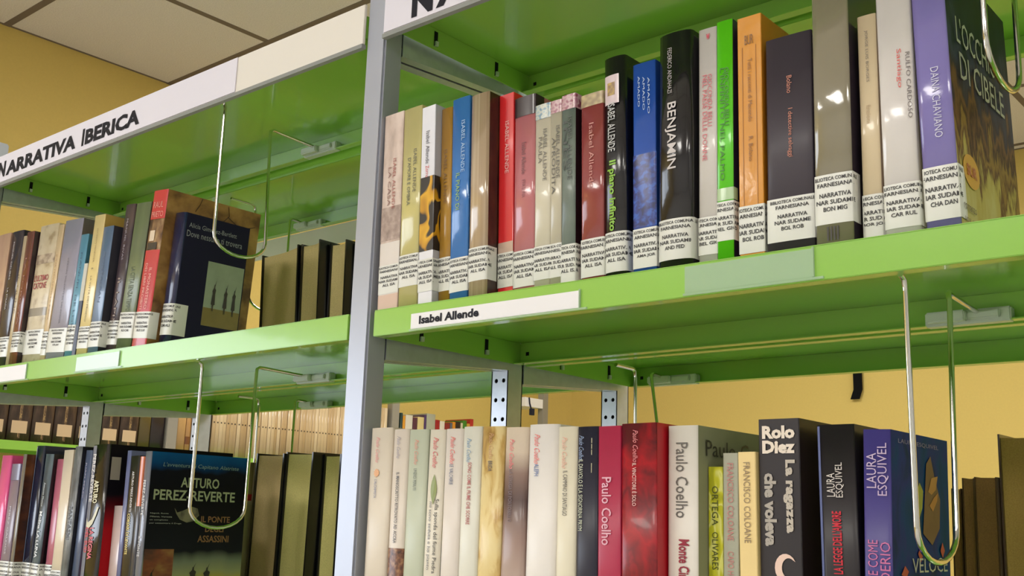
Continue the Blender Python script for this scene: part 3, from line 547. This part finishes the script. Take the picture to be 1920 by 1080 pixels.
k = bb(16, 'grey-green narrow paperback with dusty pink lettering', J((172, 172, 152), .46, .22), b=.0006, t=.0008, D=.12); k.text('FRANCISCO COLOANE', .285, .915, ink((206, 132, 128)), .0052, .5); k.text('CAPO HORN', -.1, .20, ink((206, 132, 128)), .0052, .5)
k = bb(17, 'cream-yellow narrow paperback with brown-grey lettering', J((242, 214, 148), .46, .22), b=.0006, t=.0008, D=.12); k.text('FRANCISCO COLOANE', .265, .915, ink((150, 128, 98)), .0054, .5)
k = bb(18, 'broad black book with large bold cream title lettering', J((28, 20, 28), .46, .22), side=J((32, 20, 28), .46, .22), b=.0006, t=.0012)
CRM = ink((236, 222, 206)); k.htext('Rolo', .870, .955, .10, .90, CRM, .05); k.htext('Diez', .775, .860, .10, .90, CRM, .05)
k.text('La ragazza', .275, .735, ink((196, 186, 172)), .0096, .74, bold=.05); k.text('che voleva', .19, .650, ink((176, 168, 158)), .0096, .28, bold=.05)
mo = [(.020+.0085*math.cos(a), .150*.2056+.0680+.010*math.sin(a)) for a in [PI*.15+PI*1.5*i/14 for i in range(15)]]+[(.0225+.0055*math.cos(a), .150*.2056+.0680+.007*math.sin(a)) for a in [PI*1.6-PI*1.3*i/14 for i in range(15)]]
link('crescent_emblem', MB().add([(x, -.0006, z) for x, z in mo], [tuple(range(30))]).mesh('crescent_emblem', ink((238, 206, 190))), k.o)
k = bb(19, 'black book with white and red upward lettering', J((26, 18, 26), .46, .22), side=J((30, 22, 30), .46, .22), b=.0014, t=.0012)
k.text('LAURA', .52, .675, ink((216, 208, 202)), .0062, .34, down=False); k.text('ESQUIVEL', .515, .745, ink((216, 208, 202)), .0062, .58, down=False); k.text('LA LEGGE DELL\'AMORE', .02, .425, ink((204, 26, 52)), .0072, .46, down=False, bold=.02)
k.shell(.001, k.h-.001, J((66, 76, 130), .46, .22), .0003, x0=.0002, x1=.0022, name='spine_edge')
pc = art('jungle_cover', [(.30, (10, 60, 84)), (.45, (16, 66, 116)), (.55, (40, 56, 120)), (.65, (16, 50, 76)), (.80, (50, 40, 60))], (28, 28, 18), 3, distort=.4, rough=.6, coat=0)
k = bb(20, 'indigo book with pink upward lettering, its painted blue cover facing right', J((68, 58, 134), .46, .22), side=pc, b=.0008, t=.0010, D=.112)
k.text('LAURA', .595, .835, ink((196, 176, 206)), .0070, .30, down=False); k.text('ESQUIVEL', .545, .905, ink((196, 176, 206)), .0078, .72, down=False); k.text('VELOCE COME', -.20, .245, ink((206, 112, 162)), .0070, .32, down=False); k.text('IL DESIDERIO', -.30, .235, ink((206, 112, 162)), .0070, .76, down=False)
k.cpoly([(.36, .42), (.40, .58), (.46, .66), (.52, .60), (.50, .48), (.44, .40)], ink((140, 150, 40)), .0005)
k.cpoly([(.50, .30), (.54, .55), (.58, .80), (.66, .86), (.72, .72), (.82, .55), (.80, .34), (.66, .22)], ink((74, 40, 34)), .0007)
k.cpoly([(.60, .60), (.66, .70), (.78, .72), (.74, .62), (.66, .58)], ink((170, 112, 50)), .0009); k.cpoly([(.62, .50), (.70, .56), (.78, .60), (.76, .54), (.68, .46)], ink((176, 110, 44)), .0009)
k.cpolys([[(.40, .16), (.46, .22), (.50, .18), (.45, .10)], [(.80, .18), (.84, .24), (.88, .18), (.84, .13)], [(.12, .02), (.18, .08), (.24, .04), (.2, 0)]], ink((180, 24, 40)), .0009)
k.ctext('VELOCE', .30, .92, .03, .13, ink((186, 190, 182)))
k.ctext('LAURA ESQUIVEL', .10, .80, .91, .945, ink((110, 110, 160)))

# ---- left bay, middle shelf
G = 'books on the middle shelf of the left bay'
def bc(k, label, spine, **kw): kw.setdefault('b', .0010); return Book(C[k], ZM, label, G, spine, **kw)
k = bc(1, 'pinkish-beige book at the far left, cut off by the picture edge', art('salmon_wash', [(.3, (190, 150, 128)), (.6, (206, 172, 142)), (.8, (178, 132, 110))], (40, 40, 20)))
k.sticker(.016, .050, 'DEL MIG')
k = bc(2, 'dark aubergine-blue book with thin white lettering, near the left picture edge', J((44, 36, 52), .2), b=.0030, t=HB); k.text('MIGUEL DELIBES', .64, .92, ink((196, 192, 200)), .0040, .40); k.text('LA STRADA', .42, .58, ink((196, 192, 200)), .0044, .40); k.sticker(.016, .046, 'DEL MIG')
k = bc(3, 'very thin cream paperback between the dark blue and the red-brown books', J((204, 186, 152))); k.text('IL FIUME', .4, .7, ink((120, 100, 80)), .003)
k = bc(4, 'red-brown book with a near-black cover side, in the leaning left group', J((118, 62, 54), .2), side=J((44, 28, 36)), b=.0016); k.text('LA FORESTA', .3, .8, ink((150, 100, 90)), .004); k.sticker(.020, .050, 'DEL MIG')
k = bc(5, 'broad cream book with a dark red two-line title across its spine', art('old_map', [(.3, (176, 154, 122)), (.45, (214, 198, 166)), (.65, (226, 212, 184)), (.8, (196, 176, 144))], (40, 40, 50), 4), b=.0016)
MR = ink((158, 40, 42)); k.htext("L'ULTIMO", .590, .635, .10, .86, MR, .02); k.htext('CATONE', .535, .580, .10, .80, MR, .02); k.shell(.070, .082, J((150, 140, 124)), right=0); k.shell(.148, .162, art('grey_clouds', [(.4, (140, 120, 100)), (.6, (190, 172, 146))], (90, 90, 90)), right=0)
k.sticker(.014, .050, 'ASE MAT')
k = bc(6, 'narrow pale straw paperback with a fine vertical line of lettering', J((226, 200, 160))); k.text('JULIA NAVARRO LA BIBBIA', .3, .78, ink((150, 110, 80)), .0034); k.sticker(.010, .044, 'NAV JUL')
k = bc(7, 'broad lilac-grey book with a thin vertical title, right of the straw one', J((158, 156, 176), .22), side=J((104, 100, 100)), b=.0012); k.text('CERCAS SOLDATI DI SALAMINA', .25, .72, ink((80, 78, 96)), .0036, .52); k.sticker(.010, .044, 'CER JAV')
k = bc(8, 'light turquoise-blue paperback shorter than its neighbours', J((96, 160, 190)), side=J((52, 116, 146))); k.text('MANUEL DE LOPE', .2, .85, ink((50, 90, 124)), .0040); k.sticker(.010, .046, 'LOP MAN')
k = bc(85, 'short thin dark-blue booklet with a white head, wedged between taller books', J((48, 66, 100)), b=.0005); k.shell(.078, C[85][4], J((206, 206, 196)))
k = bc(9, 'pale yellow paperback standing taller than the blue ones around it', J((238, 216, 152)), side=J((206, 172, 90))); k.text('EDUARDO MENDOZA', .66, .90, ink((160, 136, 90)), .0034); k.text('LA CITTA DEI PRODIGI', .24, .56, ink((130, 110, 74)), .0038); k.htext('*', .60, .62, .4, .6, ink((60, 50, 40)), .02); k.sticker(.010, .040, 'MEN EDU')
k = bc(10, 'steel-blue paperback with a dark cover side, right of the yellow one', J((98, 124, 158)), side=J((56, 56, 66))); k.text('MONTALBAN', .4, .8, ink((76, 98, 130)), .005); k.sticker(.010, .044, 'VAZ MAN')
k = bc(11, 'dark plum book in glossy film with faded lettering, left of the grey-green one', art('plum_fade', [(.3, (50, 40, 50)), (.5, (76, 62, 68)), (.7, (110, 92, 86))], (60, 60, 14)), b=.0022, t=HB); k.text('MANUEL RIVAS', .62, .9, ink((150, 140, 150)), .0046); k.text('IL LAPIS', .2, .5, ink((160, 140, 124)), .0060); k.sticker(.012, .044, 'RIV MAN')
k = bc(12, 'grey-green book with darker green vertical title', art('moss_spine', [(.3, (96, 108, 84)), (.6, (120, 132, 94)), (.8, (138, 146, 112))], (30, 30, 12)), side=J((78, 78, 70)), b=.0014); k.text('LA CITTA SENZA TEMPO', .26, .56, ink((58, 76, 46)), .0100, .48); k.sticker(.016, .050, 'RUI CAR')
sep = art('sepia_map', [(.35, (110, 76, 42)), (.5, (166, 124, 66)), (.65, (190, 150, 86)), (.8, (120, 84, 50))], (30, 24, 30), 4, distort=.3)
k = bc(13, 'tall book with red panels and sepia picture on spine and map cover', art('sepia_spine', [(.35, (70, 48, 40)), (.5, (140, 104, 70)), (.7, (196, 164, 120))], (70, 70, 40), 3), side=sep, b=.0014, D=.145)
RD = J((196, 44, 56)); k.shell(.167, C[13][4], RD, right=0); k.shell(.046, .126, RD, right=0); k.shell(0, .012, RD, right=0)
k.htext('RAUL', .885, .925, .16, .84, ink((226, 150, 140))); k.htext('PRIETO', .825, .862, .10, .90, ink((226, 150, 140)))
k.shell(.138, .152, J((226, 206, 182)), .0006, x0=.006, x1=.018); k.shell(.127, .136, J((34, 28, 34)), .0006, x0=.004, x1=.026)
k.text('IL MONASTERO', .24, .50, ink((238, 176, 164)), .0064, .62); k.text('DEI LIBRI PROIBITI', .24, .53, ink((238, 176, 164)), .0060, .30); k.sticker(.012, .046, 'RUI LUI')
cr = ink((74, 44, 26))
k.cpolys([[(.30, .90), (.34, .95), (.36, .995), (.352, .995), (.335, .955), (.295, .905)], [(.60, .88), (.66, .93), (.64, .99), (.633, .99), (.652, .93), (.595, .885)], [(.64, .92), (.80, .86), (.95, .90), (.95, .905), (.80, .867), (.64, .926)]], cr)
nb = J((34, 34, 58), .5, 0)
k = bc(14, 'dark navy book whose cover shows three small figures on a pale square', J((36, 42, 78), .2), side=nb, b=.0040, t=.0016, D=.100)
k.sticker(.016, .056, 'GIM ALI', right=.018)
CT = ink((150, 154, 166)); k.ctext('Alicia Gimenez-Bartlett', .08, .80, .895, .930, CT); k.ctext('Dove nessuno ti trovera', .06, .90, .825, .872, CT)
k.cpanel(.43, .985, .20, .68, mat('pale_sky_print', (150, 164, 144), .4, .3, vary=.1, bscale=60), label='pale square picture'); k.cpanel(.43, .985, .20, .335, mat('ochre_field_print', (128, 112, 50), .4, .3, vary=.1, bscale=60), .0005)
fg = ink((40, 38, 34))
def figure(cx, z, s_=1.): return [(cx-.028*s_, z+.02), (cx-.012*s_, z+.015), (cx-.010*s_, z-.03), (cx-.004, z-.03), (cx, z+.012), (cx+.006, z-.03), (cx+.012*s_, z-.03), (cx+.012*s_, z+.015), (cx+.030*s_, z+.02), (cx+.020*s_, z+.10), (cx+.026*s_, z+.13), (cx+.008*s_, z+.145), (cx+.010, z+.165), (cx+.022*s_, z+.21), (cx+.004, z+.17), (cx-.004, z+.17), (cx-.008, z+.145), (cx-.026*s_, z+.12), (cx-.018*s_, z+.10)]
for cx, z in ((.565, .345), (.745, .335), (.875, .330)): k.cpoly(figure(cx, z), fg, .0009)

# ---- left bay, lower shelf
G = 'books on the lower shelf of the left bay'
def bd(k, label, spine, **kw): kw.setdefault('b', .0012); kw.setdefault('D', .135); kw['cut'] = .0565+.082*(D[k][1]+.41); return Book(D[k], ZL, label, G, spine, **kw)
LB = (.018, .050)
def wl_(k, c=LB): k.sticker(c[0], c[1]-.0, 'PER ART')
k = bd(1, 'hot-pink book at the far left of the lower row', J((232, 92, 152), .2), b=.0030, D=.12); wl_(k)
k = bd(2, 'mauve-grey low book beside the hot-pink one', J((138, 124, 140)), D=.12); k.text('PEREZ GALDOS', .2, .62, ink((196, 190, 204)), .0050); k.shell(.160, D[2][4], J((92, 84, 116))); wl_(k)
k = bd(3, 'thin grey-spined book with a rust-brown mottled cover side', J((128, 124, 116), .2), side=art('rust_cover', [(.3, (44, 26, 22)), (.5, (92, 50, 28)), (.7, (124, 72, 36))], (40, 30, 50), 3)); wl_(k)
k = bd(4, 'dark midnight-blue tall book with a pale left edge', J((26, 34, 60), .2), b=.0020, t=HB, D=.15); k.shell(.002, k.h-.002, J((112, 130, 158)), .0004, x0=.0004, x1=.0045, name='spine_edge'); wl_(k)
k = bd(5, 'grey-blue to black book with bold white lettering low on the spine', art('storm_spine', [(.35, (28, 32, 40)), (.5, (70, 84, 96)), (.68, (120, 138, 148))], (30, 30, 12)), side=J((18, 18, 22)), b=.0020); k.text('Antonio Munoz', .56, .76, ink((190, 200, 206)), .0050); k.text('Molina LA LUNA', .14, .52, ink((222, 226, 230)), .0075, bold=.02); wl_(k)
k = bd(6, 'dusty rose book between the dark one and the cream one', J((186, 104, 126)), b=.0014); wl_(k)
k = bd(7, 'cream book with a chipped head, right of the dusty rose one', J((230, 216, 196)), b=.0008); wl_(k, (.014, .044))
k = bd(8, 'mottled grey book with dark blurred lettering at mid spine', art('grey_mottle', [(.35, (84, 88, 94)), (.55, (124, 128, 132)), (.7, (160, 162, 166))], (80, 80, 30), 4), side=J((30, 28, 34)), b=.0020); k.text('FANTASMI', .26, .52, ink((60, 60, 66)), .0085, bold=.02); wl_(k, (.010, .036))
k = bd(9, 'slate-blue narrow book left of the tall black one', J((92, 104, 132)), b=.0014); k.text('JUAN PEREZ', .60, .90, ink((160, 150, 170)), .004, .4); wl_(k, (.010, .036))
rb = art('black_to_red', [(.0, (176, 18, 28)), (.34, (170, 16, 26)), (.52, (90, 10, 18)), (.62, (20, 16, 20)), (1, (20, 16, 20))], (20, 20, 8), 1, zgrad=(.045, .20, .1), rough=.5, coat=0)
k = bd(10, 'tall wide black book with white and red lettering and a red lower cover', J((22, 18, 22), .2), side=rb, b=.0035, t=HB, D=.188)
k.shell(.02, k.h-.001, J((104, 112, 136)), .0003, x0=.0008, x1=.013, name='spine_edge')  # highlight of the rounded black spine, painted as a grey-blue strip
k.text('PEREZ-REVERTE', .545, .925, ink((226, 222, 222)), .0085, .24, bold=.02); k.text('ARTURO', .535, .715, ink((214, 206, 160)), .0110, .52, bold=.03)
k.text('LA REGINA', .10, .345, ink((206, 22, 40)), .0100, .52, bold=.03); k.text('DEL SUD', .15, .345, ink((206, 40, 60)), .0085, .24, bold=.03)
ban = [(.006, .085), (.010, .079), (.020, .083), (.030, .099), (.033, .098), (.029, .088), (.022, .077), (.014, .072), (.006, .074)]
link('torn_banner_emblem', MB().add([(x, yat(k.w, k.b, x)-.0008, z+.028) for x, z in ban], [tuple(range(9))]).mesh('torn_banner_emblem', ink((206, 200, 170))), k.o)
k.cpanel(.03, .10, .72, .90, ink((170, 160, 140)), .0004)
k = bd(11, 'short white book standing against the tall black one', J((214, 196, 192)), b=.0010)
k = bd(12, 'slim periwinkle-blue book behind the short white one', J((112, 120, 164)), b=.0012)
k = bd(13, 'black book with white upper and yellow lower lettering', J((30, 28, 32)), b=.0014); k.text('ARTURO PEREZ-REVERTE', .50, .86, ink((206, 200, 196)), .0048, .5, bold=.01); k.text('CORSARI DI LEVANTE', .13, .485, ink((214, 186, 40)), .0060, .42, bold=.02)
k = bd(14, 'slim book with an orange upper half, left of the black cover book', J((60, 62, 74))); k.shell(.129, D[14][4], J((196, 100, 52)))
mist = art('bridge_mist', [(.0, (176, 164, 84)), (.05, (156, 158, 116)), (.14, (124, 130, 112)), (.22, (26, 28, 36)), (.60, (14, 14, 20)), (.84, (14, 16, 28)), (.91, (8, 66, 118)), (1, (10, 84, 140))], (24, 24, 14), 2, zgrad=(.045, .195, .16), rough=.5, coat=0)
k = bd(15, 'black novel, its cover with blue top edge and large author name facing right', J((118, 122, 136), .18), side=mist, b=.0020, t=.0020, D=.142)
k.text('IL PONTE', .1, .27, ink((206, 206, 210)), .0055, .45); k.text('PEREZ-REVERTE', .45, .75, ink((222, 222, 226)), .0055, .45, bold=.01)
CT = ink((160, 168, 136)); CB_ = ink((138, 98, 58))
k.ctext('L\'avventura di Capitano Alatriste', .12, .89, .865, .912, ink((120, 150, 150)), slant=.2)
k.ctext('ARTURO', .31, .70, .70, .79, CT, .02); k.ctext('PEREZ-REVERTE', .055, .875, .585, .675, CT, .02)
k.ctext('IL PONTE', .54, .84, .40, .455, CB_, .02); k.ctext('DEGLI', .59, .78, .315, .370, CB_, .02); k.ctext('ASSASSINI', .52, .84, .225, .285, CB_, .02)
for i, s_ in enumerate(('Napoli, Roma', 'Milano, Venezia', 'un complotto', 'per assassinare il Doge')): k.ctext(s_, .04, .04+.012*len(s_)+.03, .462-.028*i, .475-.028*i, ink((186, 190, 180)))
k.cpoly([(.27, .52), (.30, .48), (.36, .50), (.44, .535), (.50, .52), (.52, .46), (.47, .41), (.40, .395), (.33, .42), (.29, .47)], art('moon_rock', [(.3, (70, 68, 54)), (.6, (120, 116, 90))], (90, 90, 90)), .0006)
k.cpanel(.02, .30, -.25, .165, art('burning_sky', [(.3, (60, 34, 26)), (.5, (120, 56, 28)), (.7, (150, 110, 54))], (40, 30, 60), 3), .0004)
for cx, z in ((.50, -.16), (.64, -.165), (.10, -.20)): k.cpoly(figure(cx, z, 1.3), ink((24, 22, 20)), .0009)

# ---- volumes on the far side of the unit, fore-edges towards the aisle
def bf(rows, k, zb, label, cover, group, pages=None, D=.15, t=HB, head=None):
    _, x, y, w_, h, lean = rows[k]; a = math.radians(lean)
    s = Book((k, 0, 0, w_, h, 0), zb, label, group, cover, b=.003, t=t, D=D, pages=pages, loc=(x, y, zb))
    # turned round: spine towards the other aisle
    s.o.rotation_euler = (0, -a, PI); s.o.location = (x+w_*math.cos(a), y+D, zb+(-w_*math.sin(a) if a < 0 else 0))
    return s
blk = J((18, 18, 22)); TAN = mat('page_edge_tan', (228, 202, 148), .8, bump=.25, bscale=900, vary=.14)
G = 'black-covered volumes turned fore-edge out'
OL = mat('page_edge_olive', (220, 206, 138), .8, bump=.25, bscale=900, vary=.14)
bf(CB, 1, ZM, 'thickest black-bound volume showing tan pages, right of the navy book on the middle shelf', blk, G, TAN)
bf(CB, 2, ZM, 'black-bound volume showing tan pages, second of its middle-shelf row', blk, G, TAN)
bf(CB, 3, ZM, 'black-bound volume with a black board showing, third of its middle-shelf row', blk, G, TAN)
bf(CB, 4, ZM, 'black-bound volume half hidden behind the silver post on the middle shelf', blk, G, TAN)
bf(DB, 1, ZL, 'black-bound volume with brown pages beside the novel with blue top edge', blk, G, mat('page_edge_brown', (216, 188, 140), .8, bump=.25, bscale=900, vary=.14))
bf(DB, 2, ZL, 'black-bound volume with olive pages, second of its lower-shelf row', blk, G, OL)
bf(DB, 3, ZL, 'black-bound volume with wide black board and yellowish pages by the post', blk, G, OL)
bf(DB, 4, ZL, 'black-bound volume hidden mostly behind the silver post on the lower shelf', blk, G, OL)
G = 'brown-edged volumes at the lower right'
BR = mat('page_edge_umber', (120, 92, 54), .85, bump=.25, bscale=900, vary=.14); bro = J((66, 48, 28)); B5 = dd(BBX)
bf(B5, 1, ZL, 'lowest brown page block just right of the long wire support', bro, G, BR, t=.001)
bf(B5, 2, ZL, 'narrow brown page block second from the long wire support', bro, G, BR, t=.001)
bf(B5, 3, ZL, 'brown page block with a pale curled head at the lower right', bro, G, BR, t=.001)
bf(B5, 4, ZL, 'tall brown page block at the lower right picture edge', bro, G, mat('page_edge_ochre', (160, 132, 72), .85, bump=.25, bscale=900, vary=.14), t=.0016)
s = Book((0, -.5435, .2440, .0285, .196, 0), ZL, 'cream booklet with red head band and dark box on its spine, behind the black novel', 'odd books on the far side', J((206, 186, 150)), b=.0010)
s.shell(.142, .151, J((176, 36, 30)), right=.01); s.shell(.080, .120, J((62, 40, 38)), .0005, x0=.007, x1=.021); s.shell(.151, .196, J((142, 124, 76)), right=.01)
s = Book((0, .612, .262, .03, .20, 0), ZM, 'cream-and-tan striped book at the extreme right edge behind the wire', 'odd books on the far side', J((190, 164, 112)), b=.0010)
s.shell(.110, .122, J((232, 224, 200)), right=.01); s.shell(.134, .142, J((236, 230, 210)), right=.01)

# ------------------------------------------------------------------ shelving along the left wall
wu = thing('wall_shelving_unit', 'silver and green shelving along the yellow left wall, holding brown volumes and comics', 'shelving unit', (0, 0, ZF))
WXF = -2.35
wx = WXF
for ya in (.335-.025, 1.244, 2.235, 3.180):
    link('post', MB().box(wx-.03, wx+.001, ya, ya+.040, ZF, .62).mesh('post', mat('grey_post', (150, 146, 138), .4, .2, .2), bevel=.002), wu, UZ)
for i in range(6):
    z = -.0155-PITCH*i
    for ya, yb in ((.350, 1.243), (1.285, 2.234), (2.276, 3.179)):
        me = MB().box(wx-.245, wx, ya, yb, z+LIP-.0012, z+LIP).box(wx-.0012, wx, ya, yb, z, z+LIP-.0012).box(wx-.245, wx-.2438, ya, yb, z, z+LIP-.0012).box(wx-.012, wx-.0012, ya, yb, z, z+.0012).mesh('shelf', GREEN)
        link('shelf', me, wu, UZ)
link('end_panel', MB().box(wx-.10, wx+.002, 3.050, 3.178, .336, .377).mesh('end_panel', LABELW), wu, UZ, label='white panel by the far end post')
c = MB().tube([(wx+.004, 3.075, .377), (wx+.006, 3.078, .35), (wx+.006, 3.090, .325)], .0035, 8).box(wx, wx+.014, 3.083, 3.104, .298, .328)
cb = link('cable', c.mesh('cable', mat('dark_cable', (44, 46, 60), .5)), label='short dark cable with a plug hanging by the far end panel', category='cable')
ZW = .0107
def bw(ya, yb, h, label, group, spine, **kw):
    kw.setdefault('b', .002); kw.setdefault('t', .0015); D_ = kw.pop('D', .15)
    return Book((0, 0, 0, yb-ya-.0006, h, 0), ZW, label, group, spine, D=D_, rz=PI/2, loc=(WXF-.008, ya, ZW), **kw)
G = 'brown bound volumes on the wall shelf'
tb = art('brown_marble', [(.3, (46, 32, 28)), (.5, (70, 52, 44)), (.7, (98, 78, 64))], (60, 60, 14), 3)
LC = mat('paper_call_label', (206, 180, 146), .6)
vols = [(.664, .7330, 'leftmost brown volume by the picture edge'), (.7346, .8040, 'first whole brown volume with a paper label'), (.805, .8714, 'second whole brown volume with a paper label'), (.8724, .941, 'brown volume with paper label just left of the perforated post'),
        (.942, 1.0184, 'brown volume hidden behind the perforated post'), (1.0194, 1.084, 'brown volume with paper label just right of the perforated post'), (1.0861, 1.1505, 'last brown volume with paper label before the plain olive one')]
for i, (a, b_, lb) in enumerate(vols):
    s = bw(a, b_, .262, lb, G, tb, b=.004)
    s.shell(.022, .058, LC, .0006, x0=.010, x1=.056, name='call_label'); s.shell(.008, .24, art('gold_tooling', [(.42, (90, 66, 44)), (.5, (176, 146, 96)), (.6, (96, 72, 50))], (160, 160, 60), 2), .0004, x0=.030, x1=.037, name='gold_tooling')
bw(1.152, 1.192, .25, 'plain olive-brown volume right of the labelled ones', G, J((96, 82, 44)))
bw(1.193, 1.2430, .24, 'near-black volume beside the grey post on the wall shelf', G, J((40, 30, 34)))
G = 'tan volumes on the wall shelf'
bw(1.2890, 1.3205, .235, 'tan book just right of the wall shelf post', G, J((196, 156, 104)))
bw(1.3215, 1.3390, .235, 'narrow tan book with dark brown squares', G, J((190, 146, 96))).shell(.03, .055, J((110, 66, 40)), right=0)
bw(1.3400, 1.3700, .24, 'tan book left of the comic row, third of three', G, J((200, 160, 112)))
bw(1.3710, 1.4180, .225, 'grey-beige binder before the comic row', G, J((150, 134, 116)))
G = 'thin tan comics in a long row on the wall shelf'
NC = 56; y = 1.4215; cms = [J(c) for c in ((206, 182, 144), (194, 168, 130), (214, 192, 156), (186, 158, 118))]
dot = ink((38, 30, 28)); first = {}
for i in range(NC):
    wd = .0139; ci = random.randrange(4)
    if ci not in first:
        s = Book((0, 0, 0, wd, .235, 0), ZW, 'thin tan comic with a small black dot in the long comic row', G, cms[ci], b=.0012, t=.0006, D=.15, rz=PI/2, loc=(WXF-.010, y, ZW))
        s.shell(.109, .114, dot, .0004, x0=.0045, x1=.0090, name='number_dot'); first[ci] = s.o; r = s.o
    else:
        r = first[ci].copy(); COL.objects.link(r); r.location = (WXF-.010+random.uniform(-.003, .002), y, ZW)
        for ch in list(first[ci].children):
            c2 = ch.copy(); COL.objects.link(c2); c2.parent = r
    y += .0143
bw(2.2300-.001*0-.0, 2.2340, .16, 'thin dark teal booklet against the far post', 'small far books', J((30, 52, 56)))
G = 'small mixed books at the far end of the wall shelf'
far = [(2.290, 2.3035, .224, (40, 66, 66), 'dark teal book, first beyond the far post'), (2.3045, 2.3185, .214, (206, 142, 44), 'orange book near the far post'), (2.3195, 2.3590, .219, (206, 200, 182), 'white book right of the orange one'),
       (2.360, 2.3860, .212, (84, 44, 58), 'maroon book between white and cream ones'), (2.387, 2.4240, .217, (206, 186, 128), 'cream book right of the maroon one'), (2.425, 2.4370, .228, (74, 50, 96), 'slim purple book at the far end'),
       (2.438, 2.4890, .235, (162, 162, 140), 'tall grey-green book at the far end'), (2.490, 2.5160, .214, (150, 34, 36), 'red book right of the tall grey-green one'), (2.517, 2.5455, .211, (214, 206, 186), 'second white book of the far group'),
       (2.5465, 2.5770, .205, (132, 44, 38), 'brick-red book right of the second white one'), (2.578, 2.592, .209, (86, 92, 100), 'grey book in the middle of the far group'), (2.593, 2.611, .214, (206, 136, 40), 'second orange book of the far group'),
       (2.612, 2.642, .217, (48, 40, 34), 'black-brown book beside the second orange one'), (2.643, 2.656, .214, (206, 192, 160), 'slim ivory book by the green one'), (2.657, 2.680, .226, (62, 122, 40), 'green book at the far end'),
       (2.681, 2.700, .215, (196, 150, 60), 'gold book right of the green one'), (2.701, 2.722, .236, (170, 48, 40), 'last red book of the far group')]
for a, b_, h, c, lb in far: bw(a, b_, h, lb, G, J(c), b=.0015)
t = link('cable_tail', MB().box(-1.085, -1.048, YB-.02, YB-.012, .415, .56).add([(-1.085, YB-.02, .415), (-1.048, YB-.02, .415), (-1.062, YB-.02, .375), (-1.100, YB-.02, .375), (-1.085, YB-.012, .415), (-1.048, YB-.012, .415), (-1.062, YB-.012, .375), (-1.100, YB-.012, .375)], [(0, 3, 2, 1), (4, 5, 6, 7), (0, 1, 5, 4), (1, 2, 6, 5), (2, 3, 7, 6), (3, 0, 4, 7)]).mesh('strap', DARK), label='short black strap hanging against the yellow back wall', category='strap')
t.name = 'wall_strap'
